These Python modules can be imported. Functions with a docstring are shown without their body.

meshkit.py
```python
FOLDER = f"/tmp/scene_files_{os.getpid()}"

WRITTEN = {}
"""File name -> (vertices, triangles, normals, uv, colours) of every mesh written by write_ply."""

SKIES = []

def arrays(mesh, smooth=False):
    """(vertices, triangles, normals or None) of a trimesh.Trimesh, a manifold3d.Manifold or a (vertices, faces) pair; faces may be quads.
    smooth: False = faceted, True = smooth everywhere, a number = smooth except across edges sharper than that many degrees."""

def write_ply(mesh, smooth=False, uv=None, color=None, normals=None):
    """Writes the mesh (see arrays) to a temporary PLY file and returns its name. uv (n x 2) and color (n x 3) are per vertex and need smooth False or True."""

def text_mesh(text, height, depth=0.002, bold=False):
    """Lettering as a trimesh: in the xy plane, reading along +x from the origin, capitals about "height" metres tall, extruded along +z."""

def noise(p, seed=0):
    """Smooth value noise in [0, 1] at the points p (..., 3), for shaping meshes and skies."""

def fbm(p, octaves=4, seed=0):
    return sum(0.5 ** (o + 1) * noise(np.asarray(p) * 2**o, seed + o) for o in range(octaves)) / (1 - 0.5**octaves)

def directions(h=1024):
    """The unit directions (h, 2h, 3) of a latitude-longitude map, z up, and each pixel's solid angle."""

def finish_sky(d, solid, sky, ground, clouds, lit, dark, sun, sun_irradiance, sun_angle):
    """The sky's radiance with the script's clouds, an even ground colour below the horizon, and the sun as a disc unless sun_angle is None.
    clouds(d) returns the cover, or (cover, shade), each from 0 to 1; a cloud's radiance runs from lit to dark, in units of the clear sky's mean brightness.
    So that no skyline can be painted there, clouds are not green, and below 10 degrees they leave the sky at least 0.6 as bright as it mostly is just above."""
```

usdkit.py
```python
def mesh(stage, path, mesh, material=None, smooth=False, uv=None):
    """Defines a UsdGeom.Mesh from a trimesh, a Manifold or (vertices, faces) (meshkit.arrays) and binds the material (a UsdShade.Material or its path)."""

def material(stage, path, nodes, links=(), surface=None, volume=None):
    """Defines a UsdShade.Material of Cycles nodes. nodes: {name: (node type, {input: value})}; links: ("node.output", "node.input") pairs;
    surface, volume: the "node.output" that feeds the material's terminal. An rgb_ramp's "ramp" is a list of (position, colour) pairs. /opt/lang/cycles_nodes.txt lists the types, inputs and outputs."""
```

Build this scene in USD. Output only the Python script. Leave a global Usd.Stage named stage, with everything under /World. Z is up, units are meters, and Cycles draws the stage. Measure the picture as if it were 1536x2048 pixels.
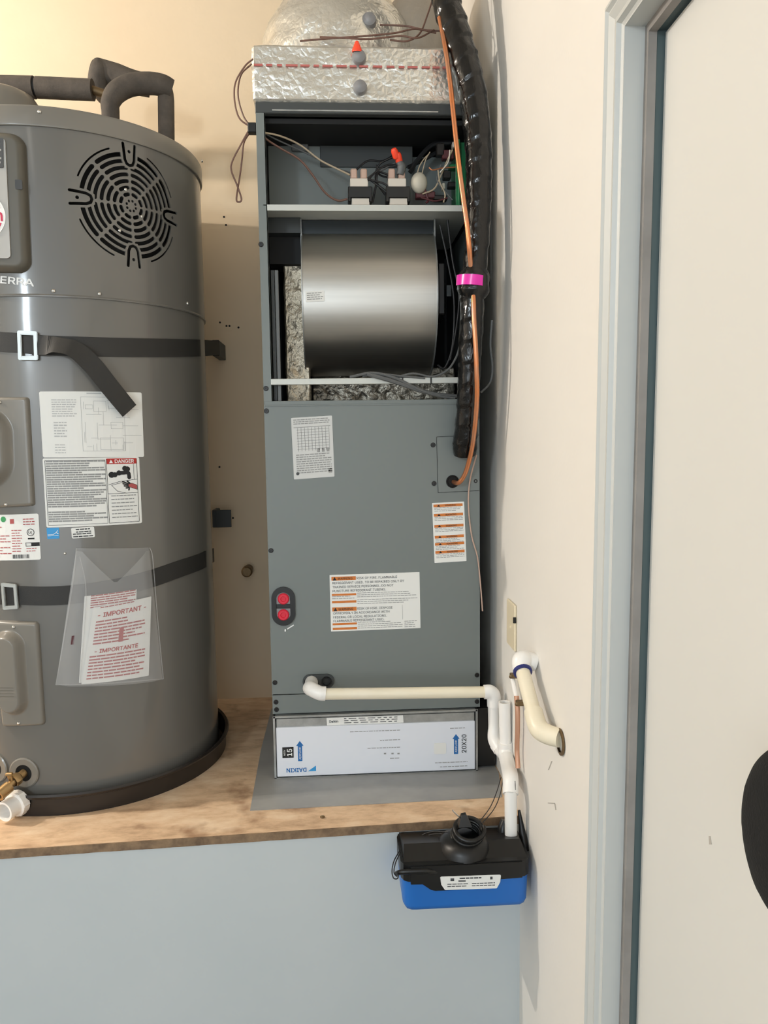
import math, random
import numpy as np, trimesh, usdkit, meshkit
from pxr import Usd, UsdGeom, UsdLux, UsdShade, Gf, Sdf
from shapely.geometry import Polygon, Point, LineString, box as sbox
from shapely.ops import unary_union
from shapely import affinity
stage = Usd.Stage.CreateInMemory()
UsdGeom.SetStageUpAxis(stage, UsdGeom.Tokens.z); UsdGeom.SetStageMetersPerUnit(stage, 1.0)
UsdGeom.Xform.Define(stage, '/World')
rng = random.Random(7)

# ------------------------------------------------------------------ camera, light, exposure
FPX = 1538.0
EYE = np.array([0, -1.95, 1.36])
YAW, PITCH, ROLL = math.radians(3.4), math.radians(5.5), .0138
FWD = np.array([math.sin(YAW)*math.cos(PITCH), math.cos(YAW)*math.cos(PITCH), -math.sin(PITCH)])
_r = np.array([math.cos(YAW), -math.sin(YAW), 0]); _u = np.cross(_r, FWD)
RIGHT = _r*math.cos(ROLL) - _u*math.sin(ROLL); UP = _u*math.cos(ROLL) + _r*math.sin(ROLL)
cam = UsdGeom.Camera.Define(stage, '/World/camera')
cam.CreateHorizontalApertureAttr(36.0); cam.CreateVerticalApertureAttr(48.0)
cam.CreateFocalLengthAttr(36.0*FPX/1536); cam.CreateClippingRangeAttr(Gf.Vec2f(.05, 60))
m = Gf.Matrix4d(1)
for i, v in enumerate((RIGHT, UP, -FWD, EYE)):
    m.SetRow(i, Gf.Vec4d(*map(float, v), 1.0 if i == 3 else 0.0))
cam.AddTransformOp().Set(m)
cam.CreateExposureAttr(0.0)

def light_x(l, pos, look=None):
    if look is None: l.AddTranslateOp().Set(Gf.Vec3d(*pos)); return
    z = np.array(pos, float)-np.array(look, float); z /= np.linalg.norm(z)
    x = np.cross([0, 0, 1.0], z); x = x/np.linalg.norm(x) if np.linalg.norm(x) > 1e-6 else np.array([1.0, 0, 0]); y = np.cross(z, x)
    mm = Gf.Matrix4d(1)
    for i, v in enumerate((x, y, z, pos)): mm.SetRow(i, Gf.Vec4d(*map(float, v), 1.0 if i == 3 else 0.0))
    l.AddTransformOp().Set(mm)
key = UsdLux.SphereLight.Define(stage, '/World/lamp_bulb')           # the garage's warm bulb, up on the left
key.CreateRadiusAttr(.02); key.CreateIntensityAttr(7200); key.CreateColorAttr(Gf.Vec3f(1, .91, .80)); light_x(key, (-2.2, -.27, 2.42))
day = UsdLux.RectLight.Define(stage, '/World/daylight_doorway')      # cool daylight from out of view behind the camera, placed to light the fronts
day.CreateWidthAttr(3.6); day.CreateHeightAttr(2.1); day.CreateIntensityAttr(1.9); day.CreateColorAttr(Gf.Vec3f(.92, .97, 1)); light_x(day, (-.9, -5.6, 1.15), (-.5, 0, 1.2))
tubeL = UsdLux.RectLight.Define(stage, '/World/ceiling_tube')        # out of view overhead, placed to light the room from above
tubeL.CreateWidthAttr(.12); tubeL.CreateHeightAttr(1.2); tubeL.CreateIntensityAttr(3); tubeL.CreateColorAttr(Gf.Vec3f(1, .95, .86)); light_x(tubeL, (-1.0, -2.6, 2.9), (-1.0, -2.599, 0))
win = UsdLux.RectLight.Define(stage, '/World/side_window_daylight')      # out of view behind the camera, placed for the pale highlight on the heater
win.CreateWidthAttr(.45); win.CreateHeightAttr(.6); win.CreateIntensityAttr(75); win.CreateColorAttr(Gf.Vec3f(.8, .92, 1)); light_x(win, (-2.5, -5.6, 2.5), (-.7, 0, 1.6))
dome = UsdLux.DomeLight.Define(stage, '/World/sky'); dome.CreateIntensityAttr(.3); dome.CreateColorAttr(Gf.Vec3f(.85, .93, 1))

# ------------------------------------------------------------------ pixel rays onto real planes (used to measure where things stand)
def ray(x, y): return FWD + (x-768)/FPX*RIGHT - (y-1024)/FPX*UP
def onp(x, y, k, v):
    d = ray(x, y); return EYE + d*((v-EYE[k])/d[k])
def onX(x, y, v): return onp(x, y, 0, v)
def onY(x, y, v=0.): return onp(x, y, 1, v)
def onZ(x, y, v): return onp(x, y, 2, v)
def PY(pts, y=None): return [onY(p[0], p[1], p[2] if len(p) > 2 else y) for p in pts]

# ------------------------------------------------------------------ materials
def lin(c): return tuple(((x/255)/12.92 if x/255 < .04045 else ((x/255+.055)/1.055)**2.4) for x in c)
MATS = {}
def mat(name, rgb, rough=.5, metal=0., var=0., vscale=6., bump=0., bscale=60., bdist=.002, rgb2=None, stretch=None, **kw):
    """principled surface: colour with optional noise variation to rgb2, optional bump"""
    n = {'p': ('principled_bsdf', dict(base_color=lin(rgb), roughness=rough, metallic=metal, **kw)), 'g': ('geometry', {})}
    L = []
    src = 'g.position'
    if stretch:
        n['m'] = ('mapping', dict(scale=stretch)); L.append(('g.position', 'm.vector')); src = 'm.vector'
    if rgb2:
        n['n'] = ('noise_texture', dict(scale=vscale, detail=5., roughness=.6)); L.append((src, 'n.vector'))
        n['r'] = ('rgb_ramp', {'ramp': [(.5-var, lin(rgb)), (.5+var, lin(rgb2))]}); L += [('n.fac', 'r.fac'), ('r.color', 'p.base_color')]
    if bump:
        n['bn'] = ('noise_texture', dict(scale=bscale, detail=3.)); L.append((src, 'bn.vector'))
        n['b'] = ('bump', dict(strength=bump, distance=bdist)); L += [('bn.fac', 'b.height'), ('b.normal', 'p.normal')]
    MATS[name] = usdkit.material(stage, '/World/Looks/'+name, n, L, surface='p.BSDF')
    return MATS[name]
mat('heater_grey', (105, 103, 98), .3, bump=.05, bscale=400, bdist=.0005, coat_weight=.6, coat_roughness=.1)
mat('heater_panel', (122, 118, 110), .3, coat_weight=.3, coat_roughness=.15)
mat('charcoal_plastic', (92, 88, 78), .45)
mat('silver_face', (172, 170, 165), .35)
mat('black_void', (6, 6, 6), .8)  # near-black in place of shade inside openings; also the black grommet
mat('black_plastic', (14, 14, 14), .38)
mat('black_matte', (20, 20, 20), .7)
mat('pan_black', (38, 33, 30), .35, bump=.1, bscale=40)
mat('handler_grey', (114, 121, 119), .42, bump=.05, bscale=500, bdist=.0004)
mat('handler_dark', (58, 62, 62), .5)
mat('galvanised', (188, 190, 188), .38, .75, var=.2, vscale=18, rgb2=(150, 152, 150))
mat('rail_zinc', (196, 198, 192), .45, .2)
mat('blower_steel', (206, 204, 198), .4, 1., var=.3, vscale=9, rgb2=(176, 174, 168), stretch=(.12, 1, 3))
mat('dark_steel', (60, 64, 66), .42, .8)
mat('paper', (232, 232, 228), .6)
mat('paper_grey', (205, 206, 204), .5)
mat('print_grey', (150, 151, 150), .7)
mat('print_faint', (186, 187, 187), .7)
mat('tape_red', (188, 104, 98), .6)
mat('print_dark', (74, 76, 78), .7)
mat('print_red', (176, 84, 84), .7)
mat('print_black', (30, 30, 30), .7)
mat('danger_red', (178, 44, 40), .6)
mat('logo_red', (196, 30, 72), .4)
mat('white_ink', (238, 238, 236), .5)
mat('sky_blue', (52, 150, 212), .5)
mat('arrow_blue', (28, 104, 172), .5)
mat('green_dot', (62, 150, 92), .5)
mat('warning_orange', (206, 118, 46), .55)
mat('pump_blue', (28, 104, 186), .42)
mat('pvc_white', (240, 238, 234), .35)
mat('pvc_cream', (230, 220, 194), .35, var=.2, vscale=7, rgb2=(238, 230, 210))
mat('primer_blue', (30, 40, 110), .4)
mat('ivory', (226, 214, 186), .4)
mat('copper', (226, 142, 92), .34, .85, var=.18, vscale=16, rgb2=(206, 150, 118))
mat('dull_copper', (204, 158, 132), .5, .6)
mat('brass', (186, 156, 112), .35, .9)
mat('old_brass', (118, 98, 70), .5, .7, bump=.3, bscale=120)
mat('chrome', (215, 215, 212), .22, 1.)
mat('foam_grey', (92, 84, 76), .85, var=.2, vscale=25, rgb2=(72, 66, 60), bump=.35, bscale=180)
mat('strap_black', (44, 43, 41), .6, bump=.3, bscale=700, bdist=.001)
mat('cap_red', (214, 32, 58), .5)
mat('nut_orange', (255, 78, 48), .4)
mat('wire_grey', (96, 98, 98), .5)
mat('wire_brown', (112, 82, 70), .5)
mat('wire_black', (26, 26, 28), .45)
mat('wire_tan', (176, 160, 136), .5)
mat('wire_maroon', (86, 40, 44), .5)
mat('board_green', (26, 110, 66), .4)
mat('relay_white', (216, 208, 196), .5)
mat('relay_pink', (196, 166, 150), .5)
mat('egg_beige', (190, 184, 168), .5)
mat('pink_tape', (226, 40, 168), .25)
mat('black_cloth', (12, 13, 13), .95, bump=.5, bscale=300)
mat('filter_white', (226, 230, 238), .5)
mat('pin_grey', (132, 132, 134), .4)
mat('tan_wrap', (168, 156, 140), .5, bump=.4, bscale=30, bdist=.01)
mat('wall_tan', (228, 209, 181), .75, var=.3, vscale=2.2, rgb2=(220, 199, 168), bump=.12, bscale=90)
mat('wall_cream', (232, 229, 223), .7, var=.3, vscale=2, rgb2=(227, 223, 216), bump=.1, bscale=110)
mat('wall_blue_grey', (198, 203, 204), .6, var=.3, vscale=3, rgb2=(190, 197, 199), bump=.08, bscale=60)
mat('door_paint', (215, 215, 211), .5, bump=.04, bscale=60)
mat('trim_paint', (192, 195, 193), .45)
mat('zinc', (186, 190, 188), .42, .6)
mat('stop_grey', (150, 146, 142), .6, var=.2, vscale=9, rgb2=(132, 128, 124))
mat('seal_dark', (76, 92, 94), .6)
mat('scuff_grey', (176, 172, 165), .8)
mat('concrete', (140, 138, 132), .85, var=.2, vscale=5, rgb2=(112, 110, 106))
mat('ceiling_white', (190, 187, 180), .8)
mat('sheet_grey', (150, 150, 149), .5, .15, var=.2, vscale=8, rgb2=(166, 166, 163))
mat('edge_wood', (150, 124, 96), .85, var=.18, vscale=30, rgb2=(104, 84, 66), bump=.5, bscale=120)
# plywood: grain and stains
usdkit_ply = usdkit.material(stage, '/World/Looks/plywood', {
    'g': ('geometry', {}), 'm': ('mapping', dict(scale=(2., 4.5, 1.))), 'n': ('noise_texture', dict(scale=5., detail=6., roughness=.65)),
    'r': ('rgb_ramp', {'ramp': [(.28, lin((178, 146, 116))), (.5, lin((218, 186, 152))), (.72, lin((234, 210, 180)))]}),
    'n2': ('noise_texture', dict(scale=9., detail=4.)), 'r2': ('rgb_ramp', {'ramp': [(.28, lin((150, 118, 92))), (.42, (1, 1, 1))]}),
    'x': ('mix', dict(mix_type='multiply', fac=.7)), 'b': ('bump', dict(strength=.3, distance=.002)), 'p': ('principled_bsdf', dict(roughness=.75))},
    [('g.position', 'm.vector'), ('m.vector', 'n.vector'), ('n.fac', 'r.fac'), ('g.position', 'n2.vector'), ('n2.fac', 'r2.fac'), ('r.color', 'x.color1'), ('r2.color', 'x.color2'),
     ('x.color', 'p.base_color'), ('n.fac', 'b.height'), ('b.normal', 'p.normal')], surface='p.BSDF')
MATS['plywood'] = usdkit_ply
def foil(name, rgb, rough, s1, s2, k, metal=.85):
    MATS[name] = usdkit.material(stage, '/World/Looks/'+name, {
        'g': ('geometry', {}), 'v': ('voronoi_texture', dict(scale=s1, feature='distance_to_edge')), 'n': ('noise_texture', dict(scale=s2, detail=4., roughness=.6)),
        'mx': ('math', dict(math_type='multiply_add', value2=.6)), 'b': ('bump', dict(strength=k, distance=.006)),
        'p': ('principled_bsdf', dict(base_color=lin(rgb), metallic=metal, roughness=rough))},
        [('g.position', 'v.vector'), ('g.position', 'n.vector'), ('v.distance', 'mx.value1'), ('n.fac', 'mx.value3'), ('mx.value', 'b.height'), ('b.normal', 'p.normal')], surface='p.BSDF')
foil('foil_duct', (224, 222, 214), .25, 60., 26., .55, .75)
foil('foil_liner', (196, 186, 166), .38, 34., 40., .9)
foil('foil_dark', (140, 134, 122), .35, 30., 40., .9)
MATS['wrap_black'] = usdkit.material(stage, '/World/Looks/wrap_black', {
    'g': ('geometry', {}), 'm': ('mapping', dict(scale=(1., 1., .6))), 'n': ('noise_texture', dict(scale=45., detail=3., distortion=.6)),
    'b': ('bump', dict(strength=.55, distance=.006)), 'p': ('principled_bsdf', dict(base_color=lin((17, 17, 17)), roughness=.17))},
    [('g.position', 'm.vector'), ('m.vector', 'n.vector'), ('n.fac', 'b.height'), ('b.normal', 'p.normal')], surface='p.BSDF')
MATS['clear_film'] = usdkit.material(stage, '/World/Looks/clear_film', {
    't': ('transparent_bsdf', dict(color=(.97, .97, .97))), 'p': ('principled_bsdf', dict(base_color=lin((225, 225, 225)), roughness=.18)),
    'x': ('mix_closure', dict(fac=.19))}, [('t.BSDF', 'x.closure1'), ('p.BSDF', 'x.closure2')], surface='x.closure')

# ------------------------------------------------------------------ scene helpers
USED, LOC = {}, {}
def numbered(parent, name):
    k = (parent, name); n = USED.get(k, 0); USED[k] = n+1
    return name if n == 0 else f'{name}_{n:03d}'
def keys(p, **kw):
    for k, v in kw.items():
        if v: p.SetCustomDataByKey(k, v)
def thing(name, label, cat, loc=(0, 0, 0), group=None, kind=None):
    path = '/World/'+numbered('/World', name); x = UsdGeom.Xform.Define(stage, path)
    x.AddTranslateOp().Set(Gf.Vec3d(*map(float, loc))); LOC[path] = np.array(loc, float)
    keys(x.GetPrim(), label=label, category=cat, group=group, kind=kind); return path
def cat3(ms):
    out = []
    for q in (ms if isinstance(ms, (list, tuple)) else [ms]):
        v, f, _ = meshkit.arrays(q); out.append(trimesh.Trimesh(v, f, process=False))
    return out[0] if len(out) == 1 else trimesh.util.concatenate(out)
def part(parent, name, ms, material, label=None, smooth=35, kind=None):
    path = parent+'/'+numbered(parent, name); top = '/'.join(parent.split('/')[:3])
    q = cat3(ms).copy(); q.vertices = q.vertices-LOC[top]
    p = usdkit.mesh(stage, path, q, MATS[material], smooth=smooth)
    keys(p.GetPrim(), label=label, kind=kind or ('stuff' if name == 'print' else None)); return path
def solo(name, ms, material, label, cat, group=None, kind=None, smooth=35):
    path = '/World/'+numbered('/World', name); LOC[path] = np.zeros(3)
    p = usdkit.mesh(stage, path, cat3(ms), MATS[material], smooth=smooth)
    keys(p.GetPrim(), label=label, category=cat, group=group, kind=kind); return path
def struct(name, ms, material, label=None, smooth=35): return solo(name, ms, material, label, None, kind='structure', smooth=smooth)

def cbox(x0, x1, y0, y1, z0, z1, c=.0):
    lo, hi = np.minimum([x0, y0, z0], [x1, y1, z1]), np.maximum([x0, y0, z0], [x1, y1, z1])
    c = min(c, .45*float((hi-lo).min()))
    if c <= 0: return trimesh.creation.box(bounds=[lo, hi])
    P = []
    for sx in (0, 1):
        for sy in (0, 1):
            for sz in (0, 1):
                b = np.where([sx, sy, sz], hi, lo); s = np.where([sx, sy, sz], -1, 1)
                for k in range(3):
                    q = b + s*c; q[k] = b[k]; P.append(q)
    return trimesh.Trimesh(P).convex_hull
def spline(pts, n=8):
    p = np.asarray(pts, float)
    if len(p) < 3: return np.array([p[0]+(p[-1]-p[0])*t for t in np.linspace(0, 1, n)])
    e = np.vstack([2*p[0]-p[1], p, 2*p[-1]-p[-2]]); out = []
    for i in range(1, len(e)-2):
        a, b, c, d = e[i-1:i+3]
        for t in np.linspace(0, 1, n, endpoint=False):
            out.append(.5*((2*b)+(c-a)*t+(2*a-5*b+4*c-d)*t*t+(3*b-a-3*c+d)*t**3))
    return np.array(out+[p[-1]])
def tube(pts, r, sides=10, n=8, smooth=True, mod=None, hollow=0):
    p = spline(pts, n) if smooth else np.asarray(pts, float)
    K = len(p); r = np.interp(np.linspace(0, 1, K), np.linspace(0, 1, len(np.atleast_1d(r))), np.atleast_1d(r)) if np.ndim(r) else np.full(K, r)
    t = np.gradient(p, axis=0); t /= np.linalg.norm(t, axis=1, keepdims=True)+1e-12
    a = np.cross(t[0], [0, 0, 1.] if abs(t[0][2]) < .9 else [1., 0, 0]); a /= np.linalg.norm(a); A = [a]
    for i in range(1, K):
        a = A[-1]-t[i]*(A[-1]@t[i]); A.append(a/np.linalg.norm(a))
    A = np.array(A); B = np.cross(t, A); an = np.arange(sides)*2*np.pi/sides
    rr = np.repeat(r[:, None], sides, 1)
    if mod is not None:
        arc = np.concatenate([[0], np.cumsum(np.linalg.norm(np.diff(p, axis=0), axis=1))]); rr = rr*mod(arc[:, None], an[None, :])
    v = p[:, None]+rr[..., None]*(np.cos(an)[None, :, None]*A[:, None]+np.sin(an)[None, :, None]*B[:, None])
    i, j = np.meshgrid(np.arange(K-1), np.arange(sides), indexing='ij'); j2 = (j+1) % sides
    q = np.stack([i*sides+j, i*sides+j2, (i+1)*sides+j2, (i+1)*sides+j], -1).reshape(-1, 4)
    f = np.vstack([q[:, [0, 1, 2]], q[:, [0, 2, 3]]]); v = v.reshape(-1, 3)
    if hollow:       # an open end: a dark-walled bore sunk into the last ring
        e = K*sides; last = v[(K-1)*sides:]; c = p[-1]; inn = c+(last-c)*hollow; deep = inn-t[-1]*float(r[-1])*2.2
        v = np.vstack([v, inn, deep]); s = np.arange(sides); s2 = (s+1) % sides
        for o1, o2 in (((K-1)*sides, e), (e, e+sides)):
            f = np.vstack([f, np.stack([o1+s, o1+s2, o2+s2], 1), np.stack([o1+s, o2+s2, o2+s], 1)])
        f = np.vstack([f, np.stack([np.full(sides-2, e+sides), e+sides+np.arange(1, sides-1), e+sides+np.arange(2, sides)], 1)])
    else:
        f = np.vstack([f, np.stack([np.full(sides-2, (K-1)*sides), (K-1)*sides+np.arange(1, sides-1), (K-1)*sides+np.arange(2, sides)], 1)])
    f = np.vstack([f, np.stack([np.zeros(sides-2, int), np.arange(2, sides), np.arange(1, sides-1)], 1)])
    return trimesh.Trimesh(v, f, process=False)
def cyl(a, b, r, sides=24, hollow=0): return tube([a, b], r, sides, 3, hollow=hollow)
def frame_to(n):
    n = np.asarray(n, float)/np.linalg.norm(n); a = np.cross([0, 0, 1.], n) if abs(n[2]) < .9 else np.array([1., 0, 0]); a /= np.linalg.norm(a)
    return a, np.cross(n, a), n
def lathe(prof, c, n=(0, 0, 1), sides=32):
    """prof: (radius, height along n)"""
    a, b, n = frame_to(n); an = np.arange(sides)*2*np.pi/sides; K = len(prof); c = np.asarray(c, float)
    v = np.vstack([c+r*(np.cos(an)[:, None]*a+np.sin(an)[:, None]*b)+h*n for r, h in prof])
    i, j = np.meshgrid(np.arange(K-1), np.arange(sides), indexing='ij'); j2 = (j+1) % sides
    q = np.stack([i*sides+j, i*sides+j2, (i+1)*sides+j2, (i+1)*sides+j], -1).reshape(-1, 4)
    q = trimesh.Trimesh(v, np.vstack([q[:, [0, 1, 2]], q[:, [0, 2, 3]]]), process=False)
    q.merge_vertices(); q.update_faces(q.nondegenerate_faces()); return q
def dome(c, n, r, h=None):
    h = h or r*.5; return lathe([(r, 0), (r, h*.4), (r*.75, h*.8), (r*.35, h), (0, h)], c, n, 12)
def extrude(poly, depth):
    gs = list(getattr(poly, 'geoms', [poly])); return trimesh.util.concatenate([trimesh.creation.extrude_polygon(g, depth, engine='earcut') for g in gs if g.area > 1e-9])
def to_frame(mesh, o, u, v):
    """mesh in xy + depth z -> origin o, axes u, v, u x v"""
    u, v = np.asarray(u, float), np.asarray(v, float); w = np.cross(u, v); q = cat3(mesh).copy()
    q.vertices = np.asarray(o)+q.vertices[:, :1]*u+q.vertices[:, 1:2]*v+q.vertices[:, 2:3]*w; return q
def obround(cx, cy, w, h):
    r = min(w, h)/2; d = (max(w, h)/2-r); ln = LineString([(cx-d, cy), (cx+d+1e-9, cy)] if w > h else [(cx, cy-d), (cx, cy+d+1e-9)]); return ln.buffer(r, 12)

class Surf:
    """a real surface (plane y = Y, plane x = X, or the heater's cylinder) with 2-D coordinates on it"""
    def __init__(s, kind, *a): s.kind, s.a = kind, a
    def inv(s, px, py):
        if s.kind == 'y': q = onY(px, py, s.a[0]); return np.array([q[0], q[2]])
        if s.kind == 'x': q = onX(px, py, s.a[0]); return np.array([-q[1], q[2]])
        X, Y, R = s.a; d = ray(px, py); o = EYE-np.array([X, Y, 0])
        A = d[0]**2+d[1]**2; B = o[0]*d[0]+o[1]*d[1]; Cc = o[0]**2+o[1]**2-R*R; D = max(B*B-A*Cc, 0)
        q = o+d*((-B-math.sqrt(D))/A); return np.array([math.atan2(q[0], -q[1])*R, q[2]])
    def pt(s, ab, w=0.):
        ab = np.atleast_2d(ab); w = np.broadcast_to(w, len(ab))
        if s.kind == 'y': return np.stack([ab[:, 0], s.a[0]-w, ab[:, 1]], 1)
        if s.kind == 'x': return np.stack([s.a[0]-w, -ab[:, 0], ab[:, 1]], 1)
        X, Y, R = s.a; f = ab[:, 0]/R; return np.stack([X+(R+w)*np.sin(f), Y-(R+w)*np.cos(f), ab[:, 1]], 1)
    def n(s, ab):
        return (s.pt([ab], 1.)-s.pt([ab], 0.))[0]
class Quad:
    """a sheet on a surface given by its corners (top left, top right, bottom right, bottom left); metres from its top left corner, y down"""
    def __init__(s, surf, corners, w=.0, corners_ab=None):
        s.surf, s.w = surf, w; s.c = corners_ab if corners_ab is not None else [surf.inv(*p) for p in corners]
        s.W = float(np.linalg.norm(s.c[1]-s.c[0])); s.H = float(np.linalg.norm(s.c[3]-s.c[0]))
    def ab(s, xy):
        xy = np.atleast_2d(xy); u = xy[:, :1]/s.W; v = xy[:, 1:2]/s.H; a, b, c, d = s.c
        return a*(1-u)*(1-v)+b*u*(1-v)+c*u*v+d*(1-u)*v
    def map(s, mesh, w=0.):
        """mesh in sheet metres (y DOWN), z = height above the sheet"""
        q = cat3(mesh).copy(); v = q.vertices; q.vertices = s.surf.pt(s.ab(v[:, :2]), s.w+w+v[:, 2]); q.faces = q.faces[:, ::-1]; return q
    def sheet(s, t=.0006, r=.004, step=.02):
        p = sbox(0, 0, s.W, s.H).buffer(-r).buffer(r, 4); return s.poly(p, t, step)
    def poly(s, p, t=.0006, step=.02, w=0.):
        if s.surf.kind == 'c':
            x0, y0, x1, y1 = p.bounds; n = max(1, int(math.ceil((x1-x0)/step)))
            cells = [p.intersection(sbox(x0+(x1-x0)*i/n, y0-1, x0+(x1-x0)*(i+1)/n, y1+1)) for i in range(n)]
            return s.map([extrude(g, t) for g in cells if g.area > 1e-9], w)
        return s.map(extrude(p, t), w)
    def rects(s, rs, w=.0009):
        """flat print: rectangles (x0, y0, x1, y1)"""
        v, f = [], []
        for x0, y0, x1, y1 in rs:
            n = max(1, int(math.ceil((x1-x0)/.02))) if s.surf.kind == 'c' else 1; xs = np.linspace(x0, x1, n+1)
            for i in range(n):
                k = len(v); v += [(xs[i], y0, 0), (xs[i+1], y0, 0), (xs[i+1], y1, 0), (xs[i], y1, 0)]; f += [(k, k+1, k+2), (k, k+2, k+3)]
        return s.map(trimesh.Trimesh(v, f, process=False), w)
    def text(s, tx, x, y, h, rot=0, bold=False, anchor='c', w=.0009, sx=1.):
        q = meshkit.text_mesh(tx, h, .0002, bold); q.vertices[:, 0] *= sx; b = q.bounds; v = q.vertices.copy()
        v[:, 0] -= {'c': (b[0][0]+b[1][0])/2, 'l': b[0][0], 'r': b[1][0]}[anchor]; v[:, 1] -= h/2
        c, si = math.cos(math.radians(rot)), math.sin(math.radians(rot)); X = v[:, 0]*c-v[:, 1]*si; Y = v[:, 0]*si+v[:, 1]*c
        q.vertices = np.stack([x+X, y-Y, v[:, 2]], 1); q.faces = q.faces[:, ::-1]; return s.map(q, w)
def lines(x0, x1, y0, y1, pitch, th, seed=1, word=(.004, .012), gap=.0014, ragged=.25):
    """illegible small print as rows of word-long dashes"""
    r = random.Random(seed); out = []; y = y0
    while y+th <= y1:
        x, end = x0, x1-(x1-x0)*ragged*r.random()*(r.random() < .5)
        while x < end-.002:
            e = min(end, x+r.uniform(*word)); out.append((x, y, e, y+th)); x = e+gap
        y += pitch
    return out

# ------------------------------------------------------------------ the setting
ZP, XW, YB = .48, .409, .635
HX, HY, HR, HP = -.70, .20, .342, .363
fy = lambda x: -.2735+.0455*x
XL = -3.4
ZF = -.12
struct('floor', cbox(XL, 1.2, -6, YB+.1, ZF-.1, ZF), 'concrete', 'grey concrete garage floor')
struct('ceiling', cbox(XL, 1.2, -3.6, YB+.1, 3.0, 3.1), 'ceiling_white', 'white garage ceiling')  # out of view; tone lowered so less light bounces down
struct('wall_left', cbox(XL-.1, XL, -6, YB+.1, ZF, 3.0), 'wall_cream', 'cream painted left wall of the garage')  # out of view; kept clear of the bulb to limit bounced light
wb = struct('wall_back', cbox(XL, XW+.2, YB, YB+.1, ZF, 3.0), 'wall_tan', 'tan painted drywall behind the water heater and air handler')
for px, py in ((440, 645), (453, 652), (459, 652), (477, 655), (452, 450), (448, 434), (444, 697), (439, 934), (466, 1036)):
    part(wb, 'nail_hole', lathe([(.0034, .0004), (0, .0005)], onY(px, py, YB-.0002), (0, -1, 0), 8), 'black_matte')
part(wb, 'patch', Quad(Surf('y', YB), [(424, 636), (465, 638), (465, 662), (424, 660)]).sheet(.0006), 'wall_tan')
plat = [(XL, fy(XL)), (XW, fy(XW)), (XW, YB), (XL, YB)]
dk = extrude(Polygon(plat), .016); dk.apply_translation([0, 0, ZP-.016])
pd = struct('platform_deck', dk, 'plywood', 'stained plywood deck that carries the heater and air handler')
# rough front edge of the plywood, chipped
ex = np.linspace(XL, XW-.001, 160); pe = []
for i, x in enumerate(ex):
    k = .0015*(meshkit.noise([[x*40, 1.3, 0]])[0]-.5); pe.append((x, fy(x)-.003-k*1.5, ZP-.0005+k*.6))
v = []; 
for x, y, z in pe: v += [(x, y, z), (x, y-.0005, ZP-.019), (x, fy(x)+.003, z), (x, fy(x)+.003, ZP-.019)]
f = []
for i in range(len(pe)-1):
    a, b = 4*i, 4*i+4; f += [(a, a+1, b+1), (a, b+1, b), (a, b, b+2), (a, b+2, a+2), (a+1, a+3, b+3), (a+1, b+3, b+1), (a+2, b+2, b+3), (a+2, b+3, a+3)]
part(pd, 'chipped_edge', trimesh.Trimesh(v, f, process=False), 'edge_wood', 'worn, chipped front edge of the plywood')
fw = extrude(Polygon([(XL, fy(XL)), (XW, fy(XW)), (XW, fy(XW)+.09), (XL, fy(XL)+.09)]), ZP-.0165-ZF); fw.apply_translation([0, 0, ZF])
struct('wall_front', fw, 'wall_blue_grey', 'pale blue-grey painted front of the raised platform')

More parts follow.
